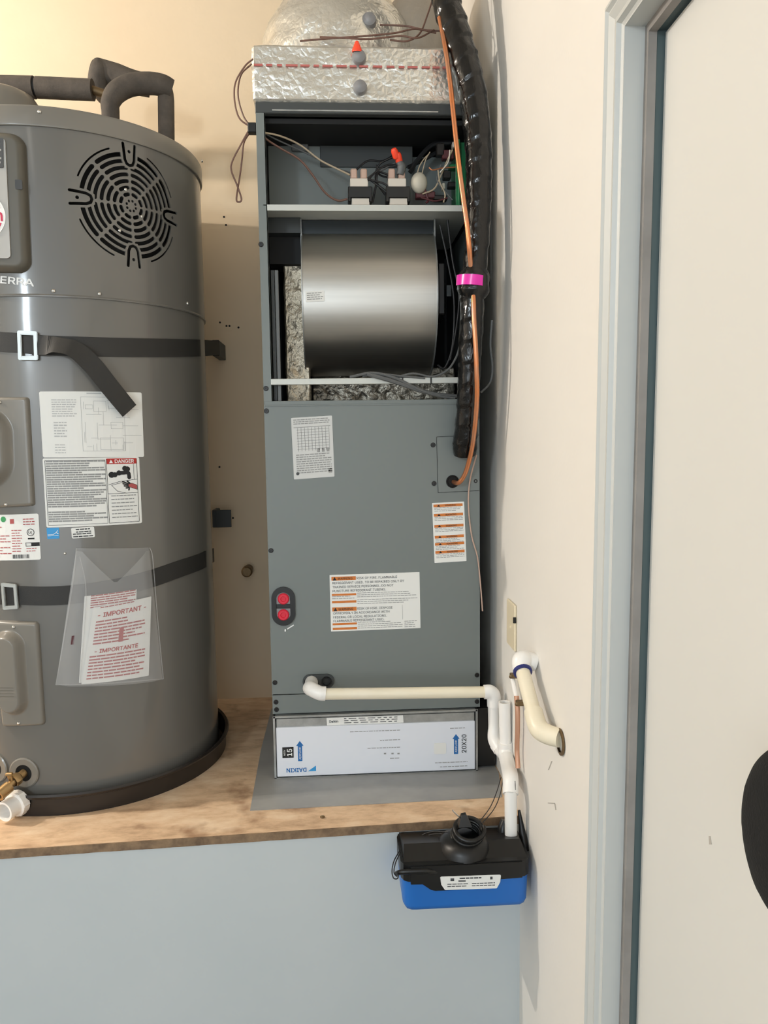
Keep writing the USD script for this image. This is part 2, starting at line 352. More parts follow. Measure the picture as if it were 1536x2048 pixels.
# right wall with the doorway
def lean(z): return None
XC = XW-.016; ydo_t, ydo_b = onX(1210, 18, XC)[1], onX(1168, 2048, XC)[1]; zt_, zb_ = onX(1210, 18, XC)[2], onX(1168, 2048, XC)[2]
SL = (ydo_t-ydo_b)/(zt_-zb_); Y0 = ydo_b-SL*zb_          # casing's outer edge: y = Y0 + SL z
def shear(mesh):
    q = cat3(mesh).copy(); q.vertices[:, 1] += SL*q.vertices[:, 2]; return q
zh = onX(1210, 18, XC)[2]                                # casing's outer head
yJ = Y0-.047                                             # jamb face
XD = XW+.049                                             # door face
YD1 = yJ-.93
yo = lambda z: Y0-.03+SL*z
zo = zh-.03
wr = Polygon([(-3.6, ZF), (YB, ZF), (YB, 3.0), (-3.6, 3.0)]).difference(Polygon([(YD1, ZF-.1), (yo(ZF-.1), ZF-.1), (yo(zo), zo), (YD1, zo)]))
struct('wall_right', to_frame(extrude(wr, .1), (XW, 0, 0), (0, 1, 0), (0, 0, 1)), 'wall_cream', 'cream painted side wall between the air handler and the door')
# casing: stepped colonial profile (distance from outer edge towards the door, thickness)
prof = [(0, 0), (0, .016), (.010, .018), (.016, .0135), (.022, .0135), (.026, .0165), (.044, .0115), (.048, .0125), (.0555, .0125), (.060, .006), (.066, .004), (.066, 0)]
pj = [(d*.66, t) for d, t in prof]
def casing(z0, z1):
    n = len(pj); v = []
    for z, sh in ((z0, 0), (z1, 1)):
        for d, t in pj: v.append((XW-t, Y0-d+SL*z, z-(d if sh else 0)))
    f = []
    for i in range(n):
        j = (i+1) % n; f += [(i, j, n+j), (i, n+j, n+i)]
    return trimesh.Trimesh(v, f, process=False)
def head(y1):
    n = len(pj); v = []
    for e in (0, 1):
        for d, t in pj: v.append((XW-t, (Y0-d+SL*zh) if e == 0 else y1, zh-d))
    f = []
    for i in range(n):
        j = (i+1) % n; f += [(i, n+j, j), (i, n+i, n+j)]
    return trimesh.Trimesh(v, f, process=False)
t1 = struct('trim_1', casing(ZF, zh), 'trim_paint', 'white stepped door casing, upright leg', smooth=25)
struct('trim_2', head(YD1), 'trim_paint', 'white stepped door casing across the top of the doorway', smooth=25)
zj = zh-.046
struct('trim_3', [shear(cbox(XW-.004, XD+.01, yJ, yJ+.02, ZF, zj+.004)), cbox(XW-.004, XD+.01, YD1, yJ+SL*zj, zj, zj+.02)], 'trim_paint', 'smooth door jamb inside the casing')
struct('trim_4', [shear(cbox(XW+.025, XD-.012, yJ-.012, yJ, ZF, zj)), cbox(XW+.025, XD-.012, YD1, yJ+SL*zj-.012, zj-.012, zj)], 'stop_grey', 'worn grey door stop')
struct('trim_5', [shear(cbox(XD-.012, XD+.004, yJ-.009, yJ, ZF, zj)), cbox(XD-.012, XD+.004, YD1, yJ+SL*zj-.009, zj-.009, zj)], 'seal_dark', 'dark weather seal along the door edge')
dq = shear(cbox(XD, XD+.04, YD1+.02, yJ-.0095, ZF+.012, zj-.011, .002))
dpath = struct('door_1', dq, 'door_paint', 'plain white door slab at the right')
sd = Surf('x', XD)
part(dpath, 'scuff_mark', Quad(sd, [(1418, 1672), (1421, 1672), (1424, 1689), (1419, 1689)], .0001).sheet(.0004, .0004), 'scuff_grey')
sw = Surf('x', XW)
for q in ([(1103, 1522), (1105, 1522), (1098, 1540), (1096, 1540)], [(1096, 1605), (1110, 1606), (1110, 1608), (1096, 1607)], [(1109, 1607), (1111, 1607), (1113, 1620), (1111, 1620)]):
    part('/World/wall_right', 'scuff_mark', Quad(sw, q, .0001).sheet(.0004, .0003), 'scuff_grey')

# ------------------------------------------------------------------ drain pan and water heater
pan = thing('drain_pan', 'dark round drain pan under the tall grey water heater', 'drain pan', (HX, HY, ZP))
PZ = Surf('c', HX, HY, HP).inv(120, 1588)[1]-ZP
part(pan, 'pan_body', lathe([(0, .002), (HP-.012, .002), (HP-.006, .004), (HP-.004, PZ-.006), (HP-.001, PZ-.001), (HP+.006, PZ+.002), (HP+.009, PZ-.003), (HP+.006, PZ-.009), (HP, PZ-.012), (HP-.001, .0005), (0, .0005)], (HX, HY, ZP), sides=128), 'pan_black')
SP = Surf('c', HX, HY, HP)
pc = SP.inv(38, 1604); nrm = SP.n(pc); c0 = SP.pt([pc])[0]; ax = np.array([-.42, -1, -.06]); ax = ax/np.linalg.norm(ax)
part(pan, 'drain_fitting', [lathe([(0, -.004), (.029, -.004), (.029, .014), (.0235, .016), (.0235, .046), (.019, .046), (.018, .012), (0, .012)], c0+np.array([0, 0, .0]), ax, 6 if 0 else 28)], 'pvc_white', 'white threaded plastic drain fitting', smooth=40)
hexp = Polygon([(.031*math.cos(a), .031*math.sin(a)) for a in np.arange(6)*math.pi/3])
a_, b_, n_ = frame_to(ax); part(pan, 'fitting_nut', to_frame(extrude(hexp.difference(Point(0, 0).buffer(.0236)), .016), c0-.003*n_, a_, b_), 'pvc_white', smooth=20)

wh = thing('water_heater', 'tall grey cylindrical water heater with round vent grille and warning stickers', 'water heater', (HX, HY, ZP+.004))
CS = Surf('c', HX, HY, HR); RU = HR+.0025; CU = Surf('c', HX, HY, RU)
zs = CS.inv(100, 593)[1]                                  # seam between tank jacket and shroud
zt = CU.inv(120, 231)[1]                                  # shroud top edge
body = [(0, ZP+.004), (HR-.004, ZP+.004), (HR, ZP+.01)]+[(HR, z) for z in np.linspace(ZP+.02, zs, 30)]+[(HR-.003, zs+.002), (0, zs+.002)]
part(wh, 'tank_jacket', lathe([(r, z-0) for r, z in body], (HX, HY, 0), sides=160), 'heater_grey')
# shroud with real slots: front patch cut, rest turned
gc = CU.inv(263, 412); gR = .0158
def ringslot(r, t, a0, a1):
    n = max(4, int((a1-a0)*r/.004)); th = np.linspace(a0, a1, n+1); return LineString([(r*math.cos(a), r*math.sin(a)) for a in th]).buffer(t/2, 4)
U = [affinity.rotate(LineString([(-.016, .150), (-.0125, .112), (-.008, .102), (0, .099), (.008, .102), (.0125, .112), (.016, .150)]), 90*k, origin=(0, 0)) for k in range(4)]
Uz = unary_union([affinity.rotate(Polygon([(-.027, .16), (-.021, .108), (-.012, .092), (.012, .092), (.021, .108), (.027, .16)]), 90*k, origin=(0, 0)) for k in range(4)])
slots = []
for i in range(1, 9):
    r = gR*i-.003; t = .0092 if i < 8 else .0105
    nsp = 8; g = (.0068+t*.5)/max(r, .012)
    for k in range(nsp):
        a0 = 2*math.pi*k/nsp+g/2+.02; a1 = 2*math.pi*(k+1)/nsp-g/2+.02
        s_ = ringslot(r, t*.72 if i == 1 else t, a0+.02, max(a0+.05, a1-.02)).difference(Uz.buffer(.0))
        for q in getattr(s_, 'geoms', [s_]):
            if q.area > 1.2e-5: slots.append(q.buffer(-.0015).buffer(.0015))
for k in (1, 2, 3, 0):
    slots.append(ringslot(.139, .0042, math.radians(90*k+22), math.radians(90*k+68)))
slots += [u.buffer(.0036, 4) for u in U]+[Point(*(np.array([math.cos(a), math.sin(a)])*.133)).buffer(.0042, 6) for a in np.arange(4)*math.pi/2]
allslots = affinity.translate(affinity.scale(unary_union(slots), .92, .92, origin=(0, 0)), gc[0], gc[1])
def cyl_mesh(polyg, surf, step=.012, w=0.):
    x0, y0, x1, y1 = polyg.bounds; n = int(math.ceil((x1-x0)/step)); V, Fc, k = [], [], 0
    for i in range(n):
        g = polyg.intersection(sbox(x0+(x1-x0)*i/n, y0-1, x0+(x1-x0)*(i+1)/n, y1+1))
        for h in getattr(g, 'geoms', [g]):
            if h.geom_type != 'Polygon' or h.area < 1e-10: continue
            v, f = trimesh.creation.triangulate_polygon(h, engine='earcut'); V.append(v); Fc.append(np.asarray(f)+k); k += len(v)
    V = np.vstack(V); return V, np.vstack(Fc)
half = .165
patch = sbox(gc[0]-half, zs, gc[0]+half, zt).difference(allslots)
V, Fc = cyl_mesh(patch, CU)
P3 = CU.pt(V); N3 = np.stack([np.sin(V[:, 0]/RU), -np.cos(V[:, 0]/RU), 0*V[:, 0]], 1)
nn = np.cross(P3[Fc[:, 1]]-P3[Fc[:, 0]], P3[Fc[:, 2]]-P3[Fc[:, 0]]); flip = (nn*N3[Fc[:, 0]]).sum(1) < 0; Fc[flip] = Fc[flip][:, ::-1]
vv, ff, NN = [P3], [Fc], [N3]; k = len(P3)
for g in allslots.geoms:                                  # walls of each slot
    ring = np.array(g.exterior.coords)[:-1]; o, i_ = CU.pt(ring), CU.pt(ring, -.004); n = len(ring); s = np.arange(n); s2 = (s+1) % n
    vv += [o, i_]; c_ = o.mean(0); nr = c_-o; nr /= np.linalg.norm(nr, axis=1, keepdims=True)+1e-9; NN += [nr, nr]
    ff += [np.stack([k+s, k+n+s, k+s2], 1), np.stack([k+s2, k+n+s, k+n+s2], 1)]; k += 2*n
fa, fb = (gc[0]+half)/RU, (gc[0]-half)/RU+2*math.pi
an = np.linspace(fa, fb, 120)
for z0, z1 in ((zs, zt),):
    A = np.stack([HX+RU*np.sin(an), HY-RU*np.cos(an), an*0+z0], 1); B = A.copy(); B[:, 2] = z1; nr = np.stack([np.sin(an), -np.cos(an), an*0], 1)
    vv += [A, B]; NN += [nr, nr]; s = np.arange(len(an)-1); n = len(an)
    ff += [np.stack([k+s, k+s+1, k+n+s+1], 1), np.stack([k+s, k+n+s+1, k+n+s], 1)]; k += 2*n
shp = wh+'/'+numbered(wh, 'shroud')
sm = trimesh.Trimesh(np.vstack(vv)-LOC[wh], np.vstack(ff), process=False)
pm = usdkit.mesh(stage, shp, sm, MATS['heater_grey'], smooth=False)
from pxr import Vt
pm.CreateNormalsAttr(Vt.Vec3fArray.FromNumpy(np.vstack(NN).astype(np.float32))); pm.SetNormalsInterpolation('vertex')
keys(pm.GetPrim(), label='upper grey shroud with round slotted vent grille')
part(shp, 'grille_backing', lathe([(HR-.03, zs+.003), (HR-.03, zt-.003)], (HX, HY, 0), sides=96), 'black_void')  # black cylinder in place of the shaded inside behind the slots
part(shp, 'seam_lip', lathe([(HR, zs-.001), (RU+.0015, zs-.001), (RU+.002, zs+.002), (RU, zs+.005)], (HX, HY, 0), sides=160), 'heater_grey')
zl = zt-.028
lid = [(RU, zl), (RU+.004, zl), (RU+.0055, zl+.003), (RU+.0055, zt+.010), (RU+.002, zt+.016), (RU-.012, zt+.02), (RU-.06, zt+.034), (.12, zt+.055), (.11, zt+.075), (0, zt+.08)]
part(wh, 'lid', lathe(lid, (HX, HY, 0), sides=160), 'heater_panel', 'domed grey lid')
cq = onY(0, 212, .22); part(wh, 'top_collar', lathe([(.11, -.06), (.10, .0), (.085, .022), (.07, .03), (0, .032)], [cq[0], .22, cq[2]], (0, 0, 1), 48), 'heater_panel', 'raised round collar on the lid')
for px, py in ((80, 226), (402, 322), (107, 582), (199, 588), (375, 607)):
    ab = CU.inv(px, py); part(wh, 'screw', dome(CU.pt([ab], .0055 if py < 330 else .0)[0], CU.n(ab), .0046, .004), 'chrome')
ab = CS.inv(130, 1107); part(wh, 'screw', dome(CS.pt([ab])[0], CS.n(ab), .003, .003), 'chrome')
for px, py in ((252, 379), (284, 433), (240, 461)):       # small bright specks seen through the grille, built as chrome domes
    ab = CU.inv(px, py); part(wh, 'screw', dome(CU.pt([ab], -.002)[0], CU.n(ab), .004, .003), 'chrome')
def sstep(x): x = np.clip(x, 0, 1); return x*x*(3-2*x)
def relief(q, hf, nx, ny):
    """pressed sheet: height hf(x, y) over the whole sheet, closed down to its edge"""
    X, Y = np.meshgrid(np.linspace(0, q.W, nx), np.linspace(0, q.H, ny)); h = hf(X, Y); P = q.surf.pt(q.ab(np.stack([X.ravel(), Y.ravel()], 1)), q.w+h.ravel())
    i, j = np.meshgrid(np.arange(ny-1), np.arange(nx-1), indexing='ij'); f = np.stack([i*nx+j, (i+1)*nx+j, (i+1)*nx+j+1, i*nx+j+1], -1).reshape(-1, 4)
    return trimesh.Trimesh(P, np.vstack([f[:, [0, 1, 2]], f[:, [0, 2, 3]]]), process=False)
def rrect_in(X, Y, W, H, r):
    """distance inwards from the edge of a rounded rectangle (negative outside)"""
    dx, dy = np.abs(X-W/2)-(W/2-r), np.abs(Y-H/2)-(H/2-r)
    return r-np.hypot(np.maximum(dx, 0), np.maximum(dy, 0))-np.minimum(np.maximum(dx, dy), 0)
# control panel housing (its right part is in frame)
q = Quad(CU, [(-120, 268), (52, 272), (64, 548), (-110, 552)], -.002)
hfc = lambda X, Y: .024*np.sqrt(np.clip(1-(1-np.clip(rrect_in(X, Y, q.W, q.H, .03)/.016, 0, 1))**2, 0, 1))
cpn = part(wh, 'control_panel', relief(q, hfc, 120, 160), 'charcoal_plastic', 'rounded charcoal control housing at the left edge', smooth=True)
q2 = Quad(CU, [(-115, 288), (20, 285), (31, 522), (-105, 526)], .022)
part(cpn, 'face_plate', q2.sheet(.003, .008), 'silver_face')
q3 = Quad(CU, [(-40, 285), (17, 285), (18, 344), (-40, 346)], .0252)
part(cpn, 'display', q3.sheet(.0012, .002), 'print_dark', 'small dark display screen')
part(cpn, 'display_marks', q3.rects(lines(.004, q3.W-.004, .006, q3.H-.004, .009, .004, 4, (.004, .01), .003), .0015), 'silver_face')
bc = CU.inv(-24, 440); rb = float(CU.inv(22, 440)[0]-bc[0])
q4 = Quad(CU, None, .0252, [bc+np.array(a)*rb for a in ((-1, 1), (1, 1), (1, -1), (-1, -1))])
part(cpn, 'badge', q4.poly(Point(rb, rb).buffer(rb, 24), .001, .02), 'white_ink', 'round white and red maker badge')
part(cpn, 'badge_print', [q4.poly(Point(rb, rb).buffer(rb*.88, 24).difference(sbox(0, rb*.68, 2*rb, rb*1.28)), .0008, .02, .0008)], 'logo_red')
part(cpn, 'badge_lettering', [q4.text('rheem', rb*.98, rb*.97, rb*.46, bold=True, w=.0012)], 'logo_red')
q5 = Quad(CU, [(38, 366), (51, 367), (52, 386), (39, 385)], .022)
part(cpn, 'button', q5.sheet(.002, .002), 'print_dark')
qb = Quad(CU, [(-150, 548), (72, 557), (72, 574), (-150, 566)])
part(wh, 'brand_lettering', qb.text('PROTERRA', qb.W-.004, qb.H*.55, .0165, bold=True, anchor='r', w=.0006, sx=1.3), 'white_ink', 'white raised brand lettering')

def access(corners, ridge, screws):
    q = Quad(CS, corners, -.003)
    x0, x1 = [float(CS.inv(a, 0.5*(ridge[1]+ridge[3]))[0]-q.c[0][0]) for a in (ridge[0], ridge[2])]
    y0, y1 = [float(q.c[0][1]-CS.inv(.5*(ridge[0]+ridge[2]), b)[1]) for b in (ridge[1], ridge[3])]
    def hf(X, Y):
        e = rrect_in(X, Y, q.W, q.H, .01); r = rrect_in(X-x0, Y-y0, x1-x0, y1-y0, (x1-x0)/2-.0005)
        return .014*np.sqrt(np.clip(1-(1-np.clip(e/.009, 0, 1))**2, 0, 1))+.024*sstep((r+.006)/.017)
    p = part(wh, 'access_panel', relief(q, hf, 110, 150), 'heater_panel', 'grey element cover with an embossed upright rib', smooth=True)
    part(p, 'emboss', q.rects([((x0+x1)/2-.02, y1-.07+.007*j, (x0+x1)/2+.016, y1-.069+.007*j) for j in range(4)], .0385), 'charcoal_plastic')
    for s in screws:
        ab = CS.inv(*s); part(p, 'screw', dome(CS.pt([ab], .010)[0], CS.n(ab), .0042, .005), 'chrome')
access([(-130, 797), (60, 794), (72, 1012), (-120, 1018)], (-68, 812, 29, 986), ((6, 805), (18, 1008)))
access([(-12, 1238), (79, 1242), (92, 1449), (8, 1452)], (3, 1262, 53, 1424), ((33, 1252), (43, 1443)))
# the lower cover reads as an L: its left rib ends in a step
# stickers
def sticker(surf, corners, parent, material='paper', label=None, w=.0, r=.004, name='sticker'):
    q = Quad(surf, corners, w); return q, part(parent, name, q.sheet(.0006, r), material, label)
q, p = sticker(CS, [(78, 783), (283, 785), (288, 914), (86, 915)], wh, 'paper', 'large white wiring diagram sticker')
W, H = q.W, q.H
g = lines(.11*W, .34*W, .12*H, .38*H, .0052, .0022, 11, (.004, .012))+lines(.12*W, .24*W, .46*H, .72*H, .0062, .0028, 12)+lines(.12*W, .22*W, .8*H, .95*H, .006, .002, 13)+[(.44*W, .02*H, .58*W, .035*H)]
for x0, y0, x1, y1 in ((.38, .08, .8, .9), (.5, .14, .62, .3), (.64, .1, .75, .25), (.66, .46, .78, .56), (.42, .2, .49, .26), (.55, .7, .78, .88)):
    g += [(x0*W, y0*H, x1*W, y0*H+.0008), (x0*W, y1*H, x1*W, y1*H+.0008), (x0*W, y0*H, x0*W+.0008, y1*H), (x1*W, y0*H, x1*W+.0008, y1*H)]
r5 = random.Random(5)
for i in range(26):
    x, y = r5.uniform(.4, .8)*W, r5.uniform(.12, .85)*H; l = r5.uniform(.01, .05); g += [(x, y, x+l, y+.0008)] if i % 2 else [(x, y, x+.0008, min(y+l, .9*H))]
part(p, 'print', q.rects(g), 'print_faint')
q, p = sticker(CS, [(85, 917), (278, 914), (284, 1046), (93, 1055)], wh, 'paper', 'white warning sticker with red danger banner')
W, H = q.W, q.H
part(p, 'print', q.rects(lines(.03*W, .62*W, .035*H, .72*H, .0052, .0034, 21, (.006, .02), .0008, .45)+lines(.03*W, .62*W, .77*H, .95*H, .0052, .0034, 22, (.006, .02), .0008, .4)+lines(.67*W, .95*W, .56*H, .94*H, .0085, .0022, 23, (.004, .012))), 'print_grey')
part(p, 'frame_line', q.poly(sbox(.635*W, .02*H, .97*W, .972*H).difference(unary_union([sbox(.64*W, .02*H, .965*W, .53*H), sbox(.64*W, .536*H, .965*W, .965*H)])), .0002, .02, .0007), 'print_dark')
part(p, 'frame_line', q.poly(sbox(.02*W, .03*H, .625*W, .97*H).difference(sbox(.024*W, .036*H, .621*W, .965*H)), .0002, .02, .0007), 'print_dark')
part(p, 'danger_banner', q.poly(sbox(.64*W, .015*H, .965*W, .095*H), .0004, .02, .0006), 'danger_red')
part(p, 'lettering', [q.text('DANGER', .83*W, .056*H, .0082, bold=True, w=.0012), q.poly(Polygon([(.665*W, .082*H), (.685*W, .03*H), (.705*W, .082*H)]), .0004, .05, .001)], 'white_ink')
# tap picture: two knobs, spout, basin lines and a hand reaching under the water
tap = [Point(.685*W, .255*H).buffer(.007), Point(.72*W, .255*H).buffer(.006), sbox(.685*W, .235*H, .72*W, .27*H), Point(.765*W, .23*H).buffer(.006), LineString([(.77*W, .23*H), (.86*W, .225*H), (.872*W, .245*H), (.875*W, .3*H)]).buffer(.0045), Point(.83*W, .165*H).buffer(.006), Point(.86*W, .175*H).buffer(.006)]
hand = [Polygon([(.985*W, .50*H), (.93*W, .475*H), (.86*W, .44*H), (.86*W, .40*H), (.90*W, .385*H), (.95*W, .41*H), (.985*W, .45*H)]).intersection(sbox(0, 0, .962*W, H))]+[LineString([(.87*W, (.40+.018*k)*H), ((.80+.004*k*k)*W, (.36+.032*k)*H)]).buffer(.0016) for k in range(5)]+[LineString([(.88*W, .39*H), (.85*W, .355*H)]).buffer(.0017)]
basin = [LineString([(.65*W, .40*H), (.76*W, .36*H), (.96*W, .33*H)]).buffer(.0005), LineString([(.68*W, .41*H), (.74*W, .50*H), (.84*W, .535*H)]).buffer(.0005), LineString([(.68*W, .41*H), (.80*W, .37*H)]).buffer(.0005), LineString([(.93*W, .1*H), (.93*W, .33*H)]).buffer(.0004)]
part(p, 'picture', [q.poly(x, .0002, .02, .0008) for x in tap+hand], 'print_black')
part(p, 'picture_lines', [q.poly(x, .0002, .02, .0008) for x in basin], 'print_dark')
part(p, 'picture_hand', [q.poly(x.buffer(-.0009), .0002, .02, .0011) for x in hand[:1]], 'print_red')
q, p = sticker(CS, [(93, 1056), (118, 1055), (119, 1077), (95, 1078)], wh, 'sky_blue', 'small square blue sticker', r=.001)
part(p, 'print', [q.poly(LineString([(.08*q.W, .62*q.H), (.5*q.W, .62*q.H), (.75*q.W, .45*q.H), (.9*q.W, .25*q.H)]).buffer(.0006), .0002, .05, .0008), q.poly(Polygon([(.75*q.W, .45*q.H), (.95*q.W, .5*q.H), (.9*q.W, .6*q.H)]), .0002, .05, .0008), q.rects([(.06*q.W, .7*q.H, .94*q.W, .74*q.H)])], 'white_ink')
q, p = sticker(CS, [(142, 1056), (188, 1053), (190, 1074), (144, 1077)], wh, 'paper', 'small white caution sticker', r=.003)
part(p, 'print', q.rects(lines(.2*q.W, .85*q.W, .12*q.H, .5*q.H, .006, .0026, 31)+lines(.06*q.W, .92*q.W, .55*q.H, .95*q.H, .006, .0026, 32)), 'print_dark')
q, p = sticker(CS, [(-110, 1028), (77, 1027), (82, 1119), (-105, 1114)], wh, 'paper', 'white rating sticker with a green dot')
W, H = q.W, q.H; X = lambda px: float(CS.inv(px, 1070)[0]-q.c[0][0])
part(p, 'print', q.rects(lines(.02*W, X(22), .26*H, .93*H, .0068, .002, 41)+lines(X(24), X(44), .34*H, .86*H, .006, .0018, 43)+lines(X(48), X(74), .1*H, .28*H, .006, .0022, 42, ragged=.1)+lines(X(52), X(72), .74*H, .82*H, .006, .0016, 44)+[(X(22), .1*H, X(30), .2*H)]), 'print_red')
part(p, 'barcode', q.rects([(X(23)+i*.0019, .875*H, X(23)+i*.0019+.0012*(.4+r5.random()), .96*H) for i in range(22)]), 'print_dark')
part(p, 'green_dot', q.poly(Point(X(9), .1*H).buffer(.0065), .0002, .02, .0008), 'green_dot')
part(p, 'emblem', [q.poly(Point(X(62), .4*H).buffer(.0085).difference(Point(X(62), .4*H).buffer(.0072)), .0002, .05, .0008), q.text('UL', X(62), .4*H, .0065, rot=-20), q.rects([(X(56), .52*H, X(69), .55*H)]), q.poly(sbox(X(51), .62*H, X(79), .70*H).difference(sbox(X(52), .63*H, X(62), .69*H)), .0002, .02, .0008)], 'print_black')
# drain valve with its ring
for i, (px, py) in enumerate(((49, 1545), (-8, 1535))):
    ab = CS.inv(px, py); c, n = CS.pt([ab])[0], CS.n(ab)
    part(wh, 'escutcheon', lathe([(.0205, .001), (.0205, .0045), (.034, .005), (.037, .003), (.037, -.004)], c, n, 40), 'heater_panel')
    part(wh, 'valve_hole', lathe([(.0205, .0012), (0, .0012)], c, n, 28), 'black_void')  # flat black disc in place of the shade in the hole
    if i == 0:
        a, b, nn_ = frame_to(n); d = n*.95+np.array([-.25, 0, -.22]); d /= np.linalg.norm(d); e = c+d*.052+np.array([0, 0, -.004])
        dv = part(wh, 'drain_valve', [cyl(c+n*.001, c+d*.03, .0098, 20), lathe([(.0135, -.004), (.0155, 0), (.0155, .01), (.0135, .014)], c+d*.022, d, 8), cyl(c+d*.03, e, .009, 20), cyl(e-d*.004+np.array([.0, 0, 0]), e+np.array([-.012, -.022, -.008]), .0142, 24, hollow=.62)], 'brass', 'brass drain valve')
        part(dv, 'valve_stem', [cyl(c+d*.038, c+d*.038+np.array([-.004, -.004, .02]), .0055, 14), cbox(*np.stack([c+d*.038+np.array([-.012, -.009, .018]), c+d*.038+np.array([.004, .001, .026])], 1).ravel(), .002)], 'brass')

# straps
def strap(name, label, pts, wpx, surf, end, bx, tail=None):
    th = thing(name, label, 'strap', tuple(surf.pt([surf.inv(*pts[0])])[0]))
    ab = np.array([surf.inv(*p) for p in pts]); ab = np.vstack([[[-surf.a[2]*1.9, ab[0][1]], [-surf.a[2]*1.2, ab[0][1]]], ab]); A = spline(ab, 10); hh = wpx/2
    def ribbon(P, Nn, Up, t=.002):
        P, Nn, Up = map(np.asarray, (P, Nn, Up)); L = []
        for o, s in ((0, 1), (t, 1), (t, -1), (0, -1)): L.append(P+Nn*o+Up*s)
        n = len(P); v = np.vstack(L); f = []
        for k in range(4):
            a, b = k*n, ((k+1) % 4)*n
            for i in range(n-1): f += [(a+i, a+i+1, b+i+1), (a+i, b+i+1, b+i)]
        f += [(0, n, 2*n), (0, 2*n, 3*n), (n-1, 3*n-1, 2*n-1), (n-1, 4*n-1, 3*n-1)]
        m_ = trimesh.Trimesh(v, f, process=False); m_.fix_normals(); return m_
    P = surf.pt(A, .001); Nn = np.array([surf.n(a) for a in A])
    # leave the cylinder at its tangent and run straight to the wall
    P = np.vstack([P, [np.array(end)]]); Nn = np.vstack([Nn, Nn[-1:]])
    part(th, 'webbing', ribbon(P, Nn, np.tile([0, 0, hh], (len(P), 1))), 'strap_black', smooth=40)
    q = Quad(surf, bx, .004)
    ring = sbox(0, 0, q.W, q.H).buffer(-.004).buffer(.004, 4).difference(sbox(q.W*.2, q.H*.14, q.W*.8, q.H*.86))
    part(th, 'buckle', [q.poly(ring, .004, .05, .002), q.poly(ring.buffer(-.0012), .0012, .05, .006)], 'zinc', 'bright metal frame buckle')
    if tail:
        T = [surf.pt([surf.inv(px, py)], w)[0] for px, py, w, _ in tail]; Tw = spline(T, 10); dT = np.gradient(Tw, axis=0); dT /= np.linalg.norm(dT, axis=1, keepdims=True)
        nw = np.array([surf.n(surf.inv(px, py)) for px, py, _, _ in tail]); tw = np.array([[k] for *_, k in tail]); nw = nw+tw*np.array([[0, 0, 1.]])
        Nw = spline(nw, 10); Nw /= np.linalg.norm(Nw, axis=1, keepdims=True); Uw = np.cross(Nw, dT); Uw /= np.linalg.norm(Uw, axis=1, keepdims=True)
        part(th, 'loose_tail', ribbon(Tw, np.cross(dT, Uw), Uw*hh), 'strap_black', smooth=50)
    return th
SC = Surf('c', HX, HY, RU)
s1 = strap('tank_strap', 'wide black strap around the upper half of the water heater, with loose hanging tail', [(-60, 683), (20, 685), (60, 688), (120, 692), (240, 695), (340, 696), (396, 696)], .044, CS, onY(437, 696, .50), [(38, 662), (77, 664), (79, 721), (40, 721)],
      [(66, 691, .006, 0), (92, 692, .012, .1), (120, 694, .026, .7), (150, 703, .034, .5), (182, 733, .03, .1), (215, 775, .022, 0), (254, 822, .014, 0)])
p0, p1 = onY(424, 680, .50), onY(440, 712, .50)
part(s1, 'end_bracket', cbox(p0[0], p1[0]-.001, .497, YB, p1[2], p0[2], .002), 'handler_dark')
s2 = strap('tank_strap', 'black strap around the lower half of the water heater, passing behind the plastic bag', [(-60, 1188), (20, 1190), (90, 1192), (144, 1189), (220, 1178), (300, 1158), (360, 1137), (410, 1118)], .044, CS, onY(427, 1110, .50), [(7, 1164), (37, 1167), (41, 1216), (11, 1218)])
# bracket tab on the wall, capped stub
a, b = onY(428, 1020, .56), onY(461, 1054, .56)
sb = thing('wall_bracket', 'small grey-green metal bracket tab on the tan wall right of the heater', 'bracket', ((a[0]+b[0])/2, .6, b[2]))
part(sb, 'plate', cbox(a[0]+.006, b[0]+.004, .553, .557, b[2], a[2], .001), 'handler_dark')
part(sb, 'arm', cbox(a[0]-.006, a[0]+.008, .553, YB, b[2], a[2], .002), 'handler_dark')
c = onY(498, 1137, YB)
st = thing('capped_pipe_stub', 'short old brass pipe stub sticking out of the tan wall', 'pipe', tuple(c))
part(st, 'stub', cyl(c+[0, .0, 0], c+[.0, -.05, 0], .0145, 20), 'old_brass')
part(st, 'cap', lathe([(.0, .07), (.014, .07), (.018, .066), (.0185, .045), (.016, .043)], c, (0, -1, 0), 18), 'old_brass')
part(st, 'wall_ring', lathe([(.021, .0005), (.018, .002), (.0145, .002)], c, (0, -1, 0), 18), 'wall_tan')

# insulated pipes above the heater
yp = .27
pi_ = thing('insulated_pipe', 'long horizontal grey foam insulated pipe above the left side of the heater', 'pipe', tuple(onY(60, 176, yp)))
pl0 = onY(-150, 171, yp); part(pi_, 'foam_sleeve', tube([[pl0[0]-.25, YB-.004, pl0[2]], [pl0[0]-.24, yp+.1, pl0[2]], [pl0[0]-.16, yp+.01, pl0[2]], [pl0[0]-.05, yp, pl0[2]], pl0, onY(69, 175, yp)], .0285, 20), 'foam_grey')
part(pi_, 'foam_sleeve', cyl(onY(74, 175, yp), onY(186, 180, yp), .0275), 'foam_grey')
part(pi_, 'tape_joint', cyl(onY(64, 175, yp), onY(80, 175, yp), .024), 'black_matte')
part(pi_, 'copper_end', cyl(onY(184, 180, yp), onY(222, 192, yp-.005), .0115), 'old_brass')
pk = thing('insulated_pipe', 'fat grey foam pipe slanting down behind the arched pipe, with pinched end', 'pipe', tuple(onY(225, 150, .36)))
part(pk, 'foam_sleeve', tube([onY(186, 136, .36), onY(196, 140, .36), onY(232, 152, .36), onY(262, 163, .36), onY(300, 172, .37)], [.024, .031, .033, .032, .03], 24), 'foam_grey')
